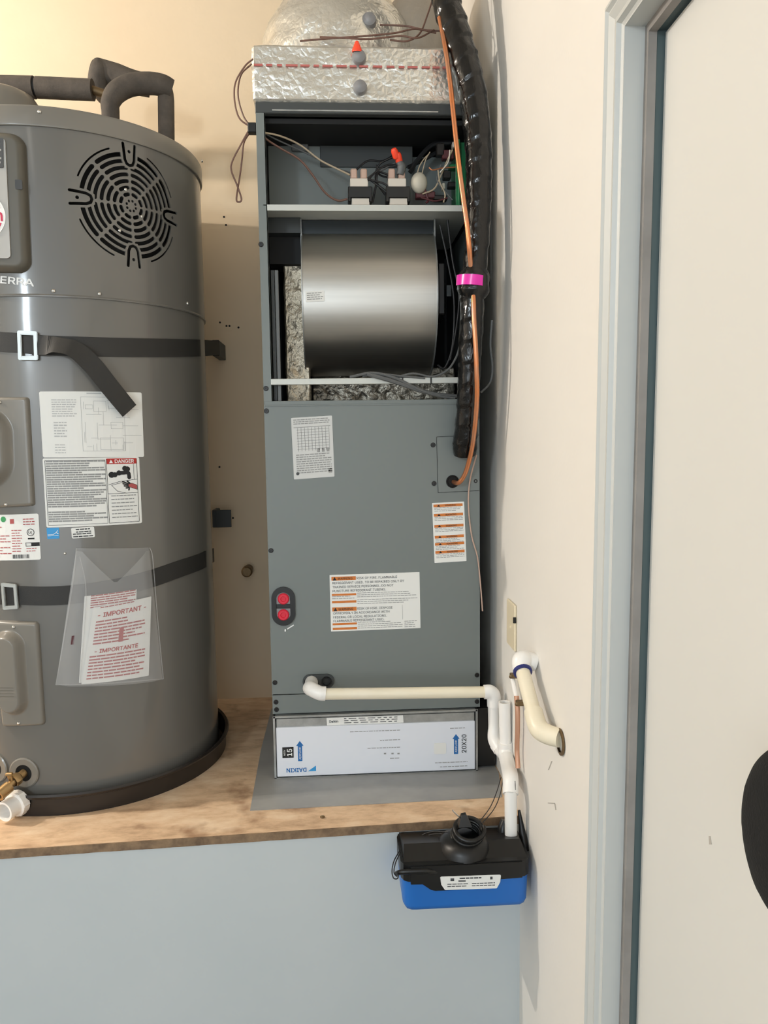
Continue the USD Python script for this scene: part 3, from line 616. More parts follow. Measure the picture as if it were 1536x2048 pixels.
part(pk, 'taped_end', tube([onY(196, 121, .35), onY(198, 140, .345), onY(196, 165, .35), onY(204, 190, .35), onY(214, 205, .33)], [.012, .026, .027, .02, .014], 20), 'foam_grey')
pa = thing('insulated_pipe', 'arched grey foam insulated pipe looping down onto the heater lid', 'pipe', tuple(onY(225, 230, .2)))
part(pa, 'foam_sleeve', tube([onY(222, 262, .2), onY(221, 226, .2), onY(221, 205, .2), onY(234, 184, .205), onY(262, 170, .215), (onY(300, 167, .225)), onY(326, 171, .232), onY(343, 179, .24)], [.0225, .0225, .024, .027, .028, .028, .0275, .025], 24), 'foam_grey')
part(pa, 'foam_sleeve', tube([onY(331, 176, .24), onY(332, 200, .245), onY(333, 285, .245)], [.018, .0215, .0215], 24), 'foam_grey')

# plastic bag with papers
BG = Surf('c', HX, HY, HR+.004)
b0 = BG.pt([BG.inv(218, 1230)])[0]
bk = thing('instruction_booklet', 'folded white instruction sheets with red print, inside the plastic bag', 'booklet', tuple(b0))
qb1 = Quad(BG, [(169, 1192), (272, 1178), (268, 1352), (158, 1365)], .003)
part(bk, 'back_sheet', qb1.sheet(.0008, .001), 'paper')
part(bk, 'print', qb1.rects(lines(.12*qb1.W, .98*qb1.W, .0, .17*qb1.H, .0055, .0026, 51, (.006, .02)), .0012), 'print_red')
qb2 = Quad(BG, [(186, 1214), (300, 1192), (295, 1350), (163, 1367)], .006)
fs = part(bk, 'front_sheet', qb2.sheet(.0008, .001), 'paper', 'top sheet with red heading and text')
W, H = qb2.W, qb2.H
part(fs, 'print', qb2.rects([(x0, y0, x1, y1) for x0, y0, x1, y1 in lines(.08*W, .9*W, .19*H, .52*H, .0075, .0032, 52, (.006, .022), .0015, .4)+lines(.06*W, .92*W, .64*H, .98*H, .0075, .0032, 53, (.006, .022), .0015, .4)+lines(.12*W, .85*W, .01*H, .04*H, .0055, .0024, 54)], .0011), 'print_red')
part(fs, 'heading', [qb2.text('- IMPORTANT -', .5*W, .115*H, .0105, bold=True, w=.0011), qb2.text('- IMPORTANTE', .46*W, .585*H, .009, bold=True, w=.0011)], 'danger_red')
part(fs, 'fold_mark', qb2.poly(sbox(.47*W, .32*H, .54*W, .50*H), .0002, .05, .0012), 'print_red')
bag = thing('plastic_bag', 'clear plastic bag hanging on the front of the water heater', 'bag', tuple(b0))
def film(corners, w, amp, seed, nu=26, nv=34, notch=None):
    q = Quad(BG, corners); U_, V_ = np.meshgrid(np.linspace(0, 1, nu), np.linspace(0, 1, nv), indexing='xy')
    top = (notch(U_[0]) if notch else 0*U_[0]); VV = top[None, :]+(1-top[None, :])*V_
    xy = np.stack([U_*q.W, VV*q.H], -1).reshape(-1, 2); ab = q.ab(xy)
    nz = meshkit.fbm(np.concatenate([xy*22, np.full((len(xy), 1), seed)], 1), 3, seed)-.5
    edge = np.minimum(np.minimum(U_, 1-U_)*8, 1).ravel()
    P = BG.pt(ab, w*(.25+.75*edge)+amp*nz); i, j = np.meshgrid(np.arange(nv-1), np.arange(nu-1), indexing='ij')
    f = np.stack([i*nu+j, i*nu+j+1, (i+1)*nu+j+1, (i+1)*nu+j], -1).reshape(-1, 4)
    return trimesh.Trimesh(P, np.vstack([f[:, [0, 1, 2]], f[:, [0, 2, 3]]]), process=False)
bq = [(153, 1096), (297, 1095), (324, 1357), (113, 1368)]
part(bag, 'front_film', film(bq, .016, .005, 3, notch=lambda u: .02+.23*np.maximum(0, 1-np.abs(u-.5)/.42)), 'clear_film', smooth=True)
part(bag, 'back_film', film(bq, .0022, .001, 5), 'clear_film', smooth=True)
part(bag, 'side_seam', [tube([BG.pt([BG.inv(*p)], .006)[0] for p in pp], .0011, 6) for pp in ([(153, 1096), (148, 1150), (133, 1250), (113, 1368)], [(297, 1095), (303, 1118), (312, 1230), (324, 1357)], [(113, 1368), (200, 1366), (324, 1357)], [(160, 1112), (172, 1190), (160, 1364)])], 'clear_film')
qs = Quad(BG, [(145, 1269), (151, 1268), (149, 1286), (143, 1286)], .014)
part(bag, 'brown_tab', qs.sheet(.0004, .0005), 'wire_maroon')

# ------------------------------------------------------------------ sheet metal under the air handler
pl = [onZ(500, 1622, ZP), onZ(1004, 1595, ZP), onZ(1004, 1546, ZP), [.39, .52, ZP], onZ(543, 1418, ZP), onZ(522, 1500, ZP)]
pl = [p[:2] for p in pl]; pl[1][0] = min(pl[1][0], XW-.003); pl[2][0] = min(pl[2][0], XW-.003); 
qq = extrude(Polygon(pl), .0015); qq.apply_translation([0, 0, ZP+.0003])
solo('metal_sheet', qq, 'sheet_grey', 'flat grey galvanised metal sheet under the air handler on the plywood', 'metal sheet')

# ------------------------------------------------------------------ air handler
AX0, AX1, AD = -.1805, .362, .56
ZA = ZP+.002
ZT = onY(700, 206)[2]
ah = thing('air_handler', 'tall grey air handler cabinet with open upper front and exposed steel blower', 'air handler', ((AX0+AX1)/2, AD/2, ZA))
AF = Surf('y', 0.)
zz = lambda py, px=740, y=0.: onY(px, py, y)[2]
zpan, zsplit, zrack = zz(800), zz(1383), zz(1421)
for x0, x1, fl in ((AX0, AX0+.002, AX0+.021), (AX1-.002, AX1, AX1-.021)):
    part(ah, 'side_panel', [cbox(x0, x1, .001, AD, zrack, ZT), cbox(min(x0, fl), max(x1, fl), .0, .0018, zpan-.02, ZT-.012), cbox(*sorted((fl, fl+(.0015 if fl > 0 else -.0015))), .0, .014, zpan-.02, ZT-.012)], 'handler_grey')
part(ah, 'back_panel', cbox(AX0+.002, AX1-.002, AD-.003, AD, zrack, ZT), 'handler_dark')
part(ah, 'top_frame', [cbox(AX0-.001, AX1, -.001, .02, ZT-.026, ZT, .002), cbox(AX0, AX1, .02, AD, ZT-.003, ZT)], 'handler_dark', 'dark top flange')
part(ah, 'top_lip', cbox(AX0+.04, AX1-.1, -.0025, .0, ZT-.021, ZT-.017, .0007), 'galvanised')  # pale metal strip drawn for the glint along the top flange
part(ah, 'insulation_liner', [cbox(AX0+.0021, AX0+.012, .032, AD-.004, zz(412), ZT-.03), cbox(AX1-.012, AX1-.0021, .02, AD-.004, zz(412), ZT-.03), cbox(AX0+.012, AX1-.012, AD-.02, AD-.004, zrack+.01, ZT-.03), cbox(AX0+.012, AX1-.012, .025, AD-.02, ZT-.04, ZT-.028)], 'black_matte', 'black foam liner inside the cabinet')
# control deck
zr0, zr1 = zz(422, 725), zz(410, 725)
part(ah, 'control_shelf', [cbox(AX0+.0215, AX1-.0215, -.001, .0, zr0, zr1, .0), cbox(AX0+.0125, AX1-.0125, .0, .44, zr1-.002, zr1)], 'rail_zinc', 'pale zinc shelf carrying the controls')
yk = .17
kz0, kz1 = zr1+.0005, onY(700, 292, yk)[2]
part(ah, 'control_plate', [cbox(AX0+.014, .215, yk, yk+.002, kz0, kz1), cbox(.215, AX1-.014, yk+.02, yk+.022, kz0, kz1-.02)], 'handler_grey')
part(ah, 'plate_step', cbox(onY(640, 300, yk)[0], .215, yk-.004, yk-.0005, onY(640, 335, yk)[2], kz1, .001), 'handler_dark')
x, z = onY(600, 297, yk)[[0, 2]]; part(ah, 'grey_clip', cbox(x-.022, x+.022, yk-.014, yk-.0005, z-.010, z+.010, .002), 'wire_grey')
# blower
zc, rB = zz(580, 740, .05), .2
yc = .045+rB
x0, x1 = onY(605, 600, .06)[0], onY(874, 600, .06)[0]
aa = np.linspace(0, 2*math.pi, 97)[:-1]
cir = Polygon([(yc+rB*math.cos(a), zc+rB*math.sin(a)) for a in aa])
bl = to_frame(extrude(cir, x1-x0), (x0, 0, 0), (0, 1, 0), (0, 0, 1))
bh = part(ah, 'blower_housing', bl, 'blower_steel', 'large shiny rounded sheet steel blower housing', smooth=30)
for xe in (x0, x1):
    ring = Point(0, 0).buffer(rB+.004, 32).difference(Point(0, 0).buffer(rB-.004, 32)); part(bh, 'rolled_rim', to_frame(extrude(ring, .003), (xe-.0015, yc, zc), (0, 1, 0), (0, 0, 1)), 'galvanised')
part(ah, 'blower_throat', [cbox(x0, x1, yc-rB*.62, yc+rB*.6, zc+rB*.78, zr1-.004)], 'dark_steel', 'dark blower outlet throat')
for xe in (x0-.003, x1): part(ah, 'throat_side', cbox(xe, xe+.003, yc-rB*.7, yc+rB*.6, zc+rB*.5, zr1-.004), 'galvanised')
for px in (665, 682, 700, 727, 828): part(ah, 'screw', dome(onY(px, 431, .11), (0, -1, 0), .0035), 'chrome')
ys = yc-math.sqrt(max(0, rB**2-(zz(593, 630, .05)-zc)**2))-.0008
bs = Surf('y', ys-.0004)
q = Quad(bs, [(611, 583), (648, 581), (649, 602), (612, 604)]); p = part(ah, 'sticker', q.sheet(.0006, .001), 'paper', 'small pale label on the blower'); part(p, 'print', q.rects(lines(.003, q.W-.003, .004, q.H-.003, .005, .002, 61)), 'print_grey')
# motor and its bracket at the right
xm = x1+.003
part(ah, 'blower_motor', [lathe([(0, .0), (.062, .0), (.066, .004), (.066, .03), (.05, .04), (0, .042)], (xm, yc, zc+.01), (1, 0, 0), 32)], 'black_plastic', 'black blower motor end')
part(ah, 'motor_bracket', cbox(xm, xm+.018, .06, .075, zc-.06, zc+.07, .003), 'black_plastic')
q = Quad(Surf('y', .058), [(893, 571), (902, 571), (902, 593), (893, 593)]); part(ah, 'motor_plug', q.sheet(.004, .001), 'dark_steel')
# dark filler blocks top left, steel post, foil insulation
a, b = onY(527, 424, .10), onY(601, 466, .10); part(ah, 'foam_block', cbox(AX0+.013, b[0], .10, .2, b[2], zr1-.003), 'handler_dark')
a, b = onY(535, 466, .14), onY(600, 528, .14); part(ah, 'foam_block', cbox(AX0+.013, x0-.004, .14, .24, b[2], a[2]), 'black_matte')
for (px0, px1, yq, mt) in ((541, 548, .022, 'handler_dark'), (549, 556, .016, 'wire_grey')):
    a, b = onY(px0, 540, yq), onY(px1, 540, yq); part(ah, 'inner_post', cbox(a[0], b[0], yq, yq+.009, zpan-.012, a[2], .0008), mt)
def crumple(m_, size, amp, sc, seed=0):
    q = m_.subdivide_to_size(size, max_iter=14) if hasattr(m_, 'subdivide_to_size') else m_
    q.merge_vertices(); n = meshkit.fbm(q.vertices*sc, 3, seed)-.5; q.vertices = q.vertices+q.vertex_normals*(n*2*amp)[:, None]; return q
a, b = onY(566, 522, .16), onY(612, 812, .16)
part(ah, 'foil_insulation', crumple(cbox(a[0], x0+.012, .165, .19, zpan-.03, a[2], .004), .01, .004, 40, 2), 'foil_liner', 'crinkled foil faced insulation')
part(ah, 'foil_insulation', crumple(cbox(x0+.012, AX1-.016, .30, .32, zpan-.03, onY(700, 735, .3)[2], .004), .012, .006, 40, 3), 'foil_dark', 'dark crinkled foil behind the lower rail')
z0, z1 = zz(768, 730), zz(756, 730)
lr = part(ah, 'lower_rail', cbox(AX0+.018, AX1-.018, -.0005, .012, z0, z1, .001), 'rail_zinc', 'pale zinc cross rail below the blower')
# lower front panels
pn = part(ah, 'front_panel', [cbox(AX0, AX1, -.0015, .0, zsplit+.001, zpan-.010), cbox(AX0+.003, AX1-.003, -.003, -.0015, zpan-.0135, zpan-.010, .0005), cbox(AX0, AX1, -.0005, .012, zpan-.012, zpan, .001)], 'handler_grey', 'plain grey lower front panel')
part(ah, 'bottom_panel', cbox(AX0, AX1, -.0015, .001, zrack, zsplit-.0012, .0004), 'handler_grey')
q = Quad(AF, [(873, 874), (957, 870), (958, 981), (876, 985)], .0015); q.c[1][0] = q.c[2][0] = AX1-.001; q.W = float(np.linalg.norm(q.c[1]-q.c[0]))
cp = part(ah, 'cover_plate', q.sheet(.0013, .001), 'handler_grey', 'small screwed cover plate where the pipes enter')
gap = sbox(-.0006, -.0006, q.W, q.H+.0006).difference(sbox(.0005, .0005, q.W+.01, q.H-.0005)); part(cp, 'edge_gap', q.poly(gap, .0003, .05, .0012), 'black_matte')
part(cp, 'grommet', lathe([(.0165, 0), (.0165, .002), (.0135, .0035), (.012, .001), (0, .001)], onY(905, 963, -.0028), (0, -1, 0), 24), 'black_void')
for px, py in ((533, 822), (542, 1101), (866, 890), (868, 967), (951, 962), (550, 1365), (954, 1350), (552, 1404), (553, 1419), (522, 489), (532, 777), (954, 1403)):
    part(ah, 'screw', lathe([(.0062, 0), (.0062, .0016), (.005, .0028), (.0022, .0028), (.0018, .0016), (0, .0016)], onY(px, py, -.0014 if py > 800 and px not in (951,) else -.0002), (0, -1, 0), 12), 'black_plastic')
# refrigerant port with two red caps
c = onY(567, 1212, -.0015); hgt = abs(onY(567, 1174)[2]-onY(567, 1251)[2]); wid = abs(onY(591, 1212)[0]-onY(544, 1212)[0])
rp = part(ah, 'refrigerant_port', to_frame([extrude(obround(0, 0, wid, hgt).difference(obround(0, 0, wid*.62, hgt*.72)), .006), extrude(obround(0, 0, wid*.64, hgt*.74), .0015)], c, (1, 0, 0), (0, 0, 1)), 'black_plastic', 'black oval port with two red caps')
part(rp, 'inner_plate', to_frame(extrude(obround(0, 0, wid*.58, hgt*.76).difference(sbox(-wid, -.006, wid, .006)), .002), c+[0, -.0016, 0], (1, 0, 0), (0, 0, 1)), 'pin_grey')
for py in (1197, 1229):
    part(rp, 'red_cap', lathe([(.0145, 0), (.0145, .006), (.012, .009), (.007, .009), (.006, .006), (0, .006)], onY(567, py, -.003), (0, -1, 0), 24), 'cap_red')
# drain port
c = onY(637, 1362, -.0015); wid = abs(onY(669, 1362)[0]-onY(606, 1362)[0]); hgt = abs(onY(637, 1349)[2]-onY(637, 1376)[2])*1.05
dp = part(ah, 'drain_port', to_frame([extrude(obround(0, 0, wid, hgt).difference(unary_union([Point(-.021, 0).buffer(.0155), Point(.021, 0).buffer(.0125)])), .005), extrude(obround(0, 0, wid*.98, hgt*.97), .001)], c, (1, 0, 0), (0, 0, 1)), 'handler_dark', 'dark oval drain port')
part(dp, 'port_ring', lathe([(.0135, 0), (.0135, .008), (.0095, .008), (.0095, .002)], onY(653, 1363, -.0025), (0, -1, 0), 24), 'black_plastic')
# filter rack
zr_t, zr_b = zz(1423), zz(1553)
fx0, fx1 = AX0+.001, AX1-.008
part(ah, 'filter_rack', [cbox(fx0, fx1, -.012, -.002, zr_t-.006, zr_t, .001), cbox(fx0, fx0+.0055, -.012, .3, ZA, zr_t), cbox(fx1-.0055, fx1, -.012, .3, ZA, zr_t), cbox(fx0, fx1, .3, .303, ZA, zr_t), cbox(fx0, fx1, 0, .3, zr_t-.002, zr_t), cbox(fx0, fx1, -.012, .3, ZA, ZA+.002)], 'galvanised', 'galvanised filter rack frame')
part(ah, 'rack_void', [cbox(fx0+.006, fx1-.006, .02, .022, ZA+.002, zr_t-.002)], 'black_void')  # black sheet in place of the shade inside the rack
a0, a1 = zz(1429, 750), zz(1446, 750)
bar = part(ah, 'rack_bar', cbox(fx0+.008, fx1-.008, -.008, -.004, a1, a0, .001), 'galvanised')
q = Quad(Surf('y', -.008), [(653, 1433), (806, 1426), (807, 1439), (654, 1446)]); q.c = [np.array([q.c[i][0], (a0-.0015) if i < 2 else a1+.0015]) for i in range(4)]; q.H = a0-a1-.003
p = part(bar, 'sticker', q.sheet(.0005, .0005), 'paper')
part(ah, 'sticker_print', [q.rects(lines(.045, q.W*.95, .003, q.H-.002, .0055, .0018, 71, (.006, .02), .006)), q.text('Daikin', .018, q.H/2, .006, bold=True)], 'print_dark')
# stickers on the panel
PF = Surf('y', -.0016)
q, p = sticker(PF, [(582, 836), (664, 831), (669, 953), (588, 959)], ah, 'paper_grey', 'pale grey specification sticker', r=.002)
W, H = q.W, q.H
g = lines(.05*W, .95*W, .03*H, .13*H, .005, .0024, 81, ragged=.05)+lines(.08*W, .95*W, .6*H, .93*H, .0056, .0026, 82, ragged=.3)+[(.05*W, .155*H, .95*W, .165*H)]+[((.14+.085*i)*W, .17*H, (.14+.085*i)*W+.0011, .55*H) for i in range(10)]+[(.12*W, (.2+.045*j)*H, .9*W, (.2+.045*j)*H+.0009) for j in range(8)]+[(.6*W+.012*i, .52*H, .6*W+.012*i+.007, .58*H) for i in range(3)]+[(.86*W, .86*H, .95*W, .93*H)]
part(p, 'print', q.rects(g), 'print_grey')
part(p, 'emblem', q.poly(Point(.1*W, .91*H).buffer(.004), .0002, .05, .0008), 'print_dark')
q, p = sticker(PF, [(864, 1006), (928, 1003), (933, 1122), (869, 1126)], ah, 'paper', 'narrow white sticker with six orange warning bars', r=.001)
W, H = q.W, q.H; ys_ = (.05, .205, .39, .57, .69, .825)
for y in ys_: part(p, 'warning_bar', q.rects([(.04*W, (y-.022)*H, .95*W, (y+.022)*H)]), 'warning_orange')
part(p, 'print', q.rects(sum([lines(.06*W, .94*W, (y+.032)*H, (y+.032)*H+.012, .004, .0014, 90+i) for i, y in enumerate(ys_)], [])), 'print_grey')
part(p, 'lettering', [q.text('WARNING', .57*W, y*H, .0042, w=.0012) for y in ys_]+[q.poly(Polygon([(.15*W, (y+.015)*H), (.20*W, (y-.018)*H), (.25*W, (y+.015)*H)]), .0002, .05, .0012) for y in ys_], 'print_black')
q, p = sticker(PF, [(659, 1150), (839, 1144), (841, 1256), (662, 1263)], ah, 'paper', 'wide white fire risk warning sticker', r=.001)
W, H = q.W, q.H
bars = [(.02*W, .035*H, .29*W, .1*H), (.02*W, .335*H, .29*W, .37*H), (.02*W, .46*H, .29*W, .5*H), (.02*W, .575*H, .29*W, .645*H), (.02*W, .855*H, .29*W, .89*H), (.02*W, .935*H, .29*W, .975*H)]
for b_ in bars: part(p, 'warning_bar', q.rects([b_]), 'warning_orange')
T = []
for tx, x, y in (('RISK OF FIRE. FLAMMABLE', .30, .07), ('REFRIGERANT USED. TO BE REPAIRED ONLY BY', .03, .145), ('TRAINED SERVICE PERSONNEL. DO NOT', .03, .215), ('PUNCTURE REFRIGERANT TUBING.', .03, .285), ('RISK OF FIRE. DISPOSE', .30, .61), ('OFPROPERLY IN ACCORDANCE WITH', .03, .68), ('FEDERAL OR LOCAL REGULATIONS.', .03, .75), ('FLAMMABLE REFRIGERANT USED.', .03, .815)):
    T.append(q.text(tx, x*W, y*H, .0058, anchor='l'))
part(p, 'lettering', T, 'print_dark')
part(p, 'print', q.rects(lines(.3*W, .97*W, .33*H, .43*H, .005, .0015, 101)+lines(.3*W, .97*W, .45*H, .55*H, .005, .0015, 102)+lines(.3*W, .8*W, .85*H, .98*H, .005, .0015, 103)+lines(.82*W, .96*W, .86*H, .98*H, .005, .0015, 104)+lines(.02*W, .28*W, .38*H, .45*H, .005, .0015, 105)+[(.80*W, .57*H, .803*W, .83*H)]), 'print_grey')
part(p, 'bar_lettering', [q.text('WARNING', .17*W, .068*H, .0056, w=.0012), q.text('WARNING', .17*W, .61*H, .0056, w=.0012)]+[q.poly(Polygon([(.035*W, (y+.03)*H), (.055*W, (y-.03)*H), (.075*W, (y+.03)*H)]), .0002, .05, .0012) for y in (.067, .61)], 'print_black')
# adhesive smear
part(pn, 'glue_smear', [q_.sheet(.0004, .0004) for q_ in [Quad(PF, [(569, 1259), (572, 1258), (572, 1263), (569, 1263)]), Quad(PF, [(574, 1257), (587, 1249), (588, 1251), (575, 1259)])]], 'white_ink')
# controls
def relay(pxc, label):
    y = .05; bx = lambda xa, xb, ya, yb, dy, m_, nm, lab=None, c_=.0015, par=None: part(par or ah, nm, cbox(onY(xa, ya, y)[0], onY(xb, ya, y)[0], y-dy, y+.035+dy, onY(pxc, yb, y)[2], onY(pxc, ya, y)[2], c_), m_, lab)
    r = bx(pxc-24, pxc+24, 374, 397, .006, 'black_plastic', 'relay', label)
    bx(pxc-17, pxc+19, 396, 410.5, .002, 'relay_white', 'relay_base', par=r)
    bx(pxc-20, pxc+16, 357, 375, .003, 'relay_white', 'terminal_block', par=r)
    for k in (-14, 6): bx(pxc+k-5, pxc+k+8, 337, 358, .002, 'relay_pink', 'terminal', par=r, c_=.003)
    bx(pxc-24, pxc-18, 395, 405, .006, 'black_plastic', 'relay_foot', par=r); bx(pxc+18, pxc+24, 395, 405, .006, 'black_plastic', 'relay_foot', par=r)
relay(720, 'left black and white relay on the shelf'); relay(796, 'right black and white relay below the orange wire nuts')
for k, (px, py, dx) in enumerate(((790, 306, -.4), (797, 315, -.2))):
    c = onY(px, py, .04+.006*k); n = np.array([dx, -.5, .8]); part(ah, 'wire_nut', lathe([(.0085, -.012), (.0095, -.008), (.0085, .006), (.006, .011), (0, .012)], c, n, 10), 'nut_orange')
part(ah, 'wire_sleeve', tube(PY([(797, 322), (803, 334), (800, 350)], .05), [.007, .012, .009], 12), 'wire_grey')
c = onY(838, 366, .06); eg = trimesh.creation.icosphere(3, 1.0); eg.vertices = eg.vertices*[.021, .017, .026]+c; e_ = part(ah, 'capacitor', eg, 'egg_beige', 'beige rounded capacitor')
part(e_, 'lead', [tube(PY([(834, 352), (838, 335), (848, 318), (858, 308)], .06), .0016, 6), tube(PY([(843, 352), (847, 335), (852, 318), (860, 304)], .06), .0016, 6)], 'wire_tan')
a, b = onY(914, 286, .06), onY(931, 404, .06); bx = .312
gb = part(ah, 'circuit_board', cbox(a[0], a[0]+.003, .035, .16, kz0+.004, a[2], .0005), 'board_green', 'green circuit board standing on edge')
part(ah, 'circuit_board', cbox(a[0]-.005, AX1-.024, .05, .053, kz0+.003, a[2]-.002, .0005), 'board_green', 'green circuit board facing out')
for k, (px, py, w_, h_, mt) in enumerate(((895, 312, .03, .022, 'wire_maroon'), (880, 302, .02, .03, 'black_plastic'), (893, 352, .02, .02, 'black_plastic'), (903, 372, .022, .014, 'black_plastic'), (886, 375, .008, .016, 'egg_beige'), (906, 292, .006, .014, 'relay_white'), (850, 392, .05, .016, 'wire_maroon'), (905, 336, .02, .012, 'board_green'), (923, 300, .012, .016, 'green_dot'), (880, 398, .035, .012, 'black_plastic'))):
    c = onY(px, py, .075); part(ah, 'board_component', cbox(c[0]-w_/2, c[0]+w_/2, .062, .085, max(c[2]-h_/2, kz0), max(c[2]+h_/2, kz0+.008), .002), mt)
W3 = []
for pts, r, mt, yq in (
    ([(735, 362), (750, 345), (775, 330), (800, 333)], .0026, 'wire_black', .06), ([(712, 340), (735, 322), (765, 322), (785, 312)], .0026, 'wire_black', .09),
    ([(735, 355), (755, 370), (775, 385)], .003, 'wire_black', .05), ([(770, 390), (752, 360), (758, 330), (788, 313)], .0026, 'wire_black', .08),
    ([(745, 405), (752, 370), (757, 345), (782, 352)], .0026, 'wire_black', .075), ([(735, 358), (765, 366), (775, 372)], .0026, 'wire_black', .045), ([(752, 330), (760, 350), (785, 356)], .0024, 'wire_black', .1),
    ([(725, 375), (740, 352), (765, 340), (790, 326)], .002, 'wire_grey', .085), ([(820, 345), (835, 320), (865, 290), (905, 285)], .006, 'wire_black', .12), ([(815, 335), (850, 318), (880, 300)], .005, 'wire_black', .14),
    ([(845, 388), (868, 378), (880, 355), (893, 325), (905, 300)], .0022, 'wire_tan', .058), ([(858, 335), (866, 340), (885, 336), (915, 334)], .0019, 'copper', .055), ([(876, 340), (880, 365), (890, 388), (887, 405)], .0019, 'wire_tan', .055),
    ([(882, 330), (874, 360), (890, 382), (905, 400)], .0017, 'wire_grey', .057), ([(900, 300), (896, 325), (880, 345)], .0016, 'relay_white', .05), ([(842, 395), (870, 402), (895, 396)], .0022, 'wire_maroon', .055), ([(850, 380), (856, 400), (852, 406)], .003, 'wire_maroon', .06)):
    part(ah, 'control_wire', tube(PY(pts, yq), r, 7), mt)
for pts, r, mt in (([(518, 262, .008), (535, 280, .03), (560, 296, .04), (600, 320, .05), (625, 350, .055), (650, 385, .055), (675, 401, .052), (695, 398, .052)], .0026, 'wire_brown'), ([(522, 264, .008), (560, 272, .04), (600, 290, .07), (640, 320, .07), (675, 338, .07), (700, 350, .06)], .0024, 'wire_tan'),
                   ([(520, 262, .02), (555, 280, .06), (610, 305, .1), (670, 335, .1), (702, 346, .07)], .002, 'wire_grey')):
    part(ah, 'control_wire', tube(PY(pts), r, 8), mt)
for pts, r in (([(735, 748, -.004), (768, 757, -.012), (800, 767, -.012), (840, 781, -.006), (875, 789, .002), (915, 793, .02)], .0052), ([(700, 754, .005), (745, 746, -.004), (790, 756, -.012), (830, 775, -.012), (870, 790, -.002), (910, 797, .01)], .0036), ([(790, 756, .0), (825, 747, -.004), (865, 753, -.004), (895, 740, .0), (912, 715, .01), (920, 690, .02)], .0026), ([(725, 752, .004), (760, 748, -.003), (800, 752, -.004), (850, 756, -.004)], .0026)):
    part(ah, 'cable', tube(PY(pts), r, 8), 'wire_grey')
for px in (805, 862): part(ah, 'cable_tie', cbox(onY(px, 760)[0]-.0018, onY(px, 760)[0]+.0018, -.0028, .014, z0-.002, z1+.002, .0005), 'black_plastic')
for pts in ([(880, 450), (895, 520), (908, 600), (905, 690), (890, 735), (875, 730)], [(895, 440), (905, 520), (918, 590), (912, 660), (900, 720)]): part(ah, 'motor_wire', tube(PY(pts, .05), .0026, 7), 'wire_black')

part(ah, 'side_filler', cbox(AX1-.0075, XW-.004, .004, .3, ZA+.004, zr_t-.004, .003), 'black_plastic', 'black plastic filler right of the filter slot')
# filter in the rack
fyF = -.013
FS = Surf('y', fyF)
ft0, ft1 = zz(1449, 750, fyF), ZA+.0045
fb0, fb1 = fx0+.0075, fx1-.0075
flt = thing('air_filter', 'white boxed pleated air filter pushed into the slot at the foot of the air handler', 'filter', ((fb0+fb1)/2, 0, ft1))
part(flt, 'frame', [cbox(fb0, fb1, fyF, .018, ft1, ft0, .0015)], 'filter_white')
fq = Quad(FS, None, 0., [np.array(p) for p in ((fb0, ft0), (fb1, ft0), (fb1, ft1), (fb0, ft1))]); W, H = fq.W, fq.H
FXp = lambda px, py=1500: (float(onY(px, py, fyF)[0]-fb0), float(ft0-onY(px, py, fyF)[2]))
def fpt(px, py): return FXp(px, py)
x, y = fpt(576, 1505); part(flt, 'rating_square', fq.poly(sbox(x-.0145, y-.0145, x+.0145, y+.0145), .0002, .05, .0002), 'print_black')
part(flt, 'rating_print', [fq.text('15', x+.004, y, .0125, 90, True, w=.0006), fq.text('MERV', x-.009, y, .0042, 90, w=.0006)], 'white_ink')
ar = []; tx = []
for px, py in ((600, 1502), (912, 1488)):
    x, y = fpt(px, py); ar.append(fq.poly(Polygon([(x-.0055, y+.027), (x-.0055, y-.014), (x-.0095, y-.014), (x, y-.027), (x+.0095, y-.014), (x+.0055, y-.014), (x+.0055, y+.027)]), .0002, .05, .0002)); tx.append(fq.text('AIRFLOW', x, y+.006, .0052, 90, w=.0006))
part(flt, 'airflow_arrow', ar[:1], 'arrow_blue'); part(flt, 'airflow_arrow', ar[1:], 'arrow_blue'); part(flt, 'arrow_lettering', tx, 'white_ink')
x, y = fpt(928, 1487); part(flt, 'size_lettering', fq.text('20X20', x, y, .0115, 90, True, w=.0005), 'print_dark')
x, y = fpt(593, 1540); part(flt, 'brand_lettering', [fq.text('DAIKIN', x, y, .0105, 180, True, w=.0005), ], 'arrow_blue')
x2, y2 = fpt(632, 1537); part(flt, 'brand_emblem', [fq.poly(Polygon([(x2, y2-.008), (x2, y2+.0065), (x2-.021, y2+.0065)]), .0002, .05, .0003)], 'sky_blue')
g = []
for px0, px1, py in ((700, 800, 1463), (760, 800, 1480), (735, 800, 1496), (870, 935, 1525), (880, 935, 1533), (780, 800, 1516), (900, 930, 1456)):
    (xa, ya), (xb, _) = fpt(px0, py), fpt(px1, py); g += lines(xa, xb, ya, ya+.003, .004, .0018, px0, (.004, .012), .0018, 0)
for px in (770, 785, 797): xa, ya = fpt(px, 1507); g += [(xa-.003, ya-.002, xa+.003, ya+.002)]
part(flt, 'print', fq.rects(g, .0004), 'print_grey')
x, y = fpt(880, 1496); part(flt, 'pull_flap', fq.poly(sbox(x-.016, y-.014, x+.016, y+.016).buffer(-.004).buffer(.004), .0012, .05, .0), 'paper')

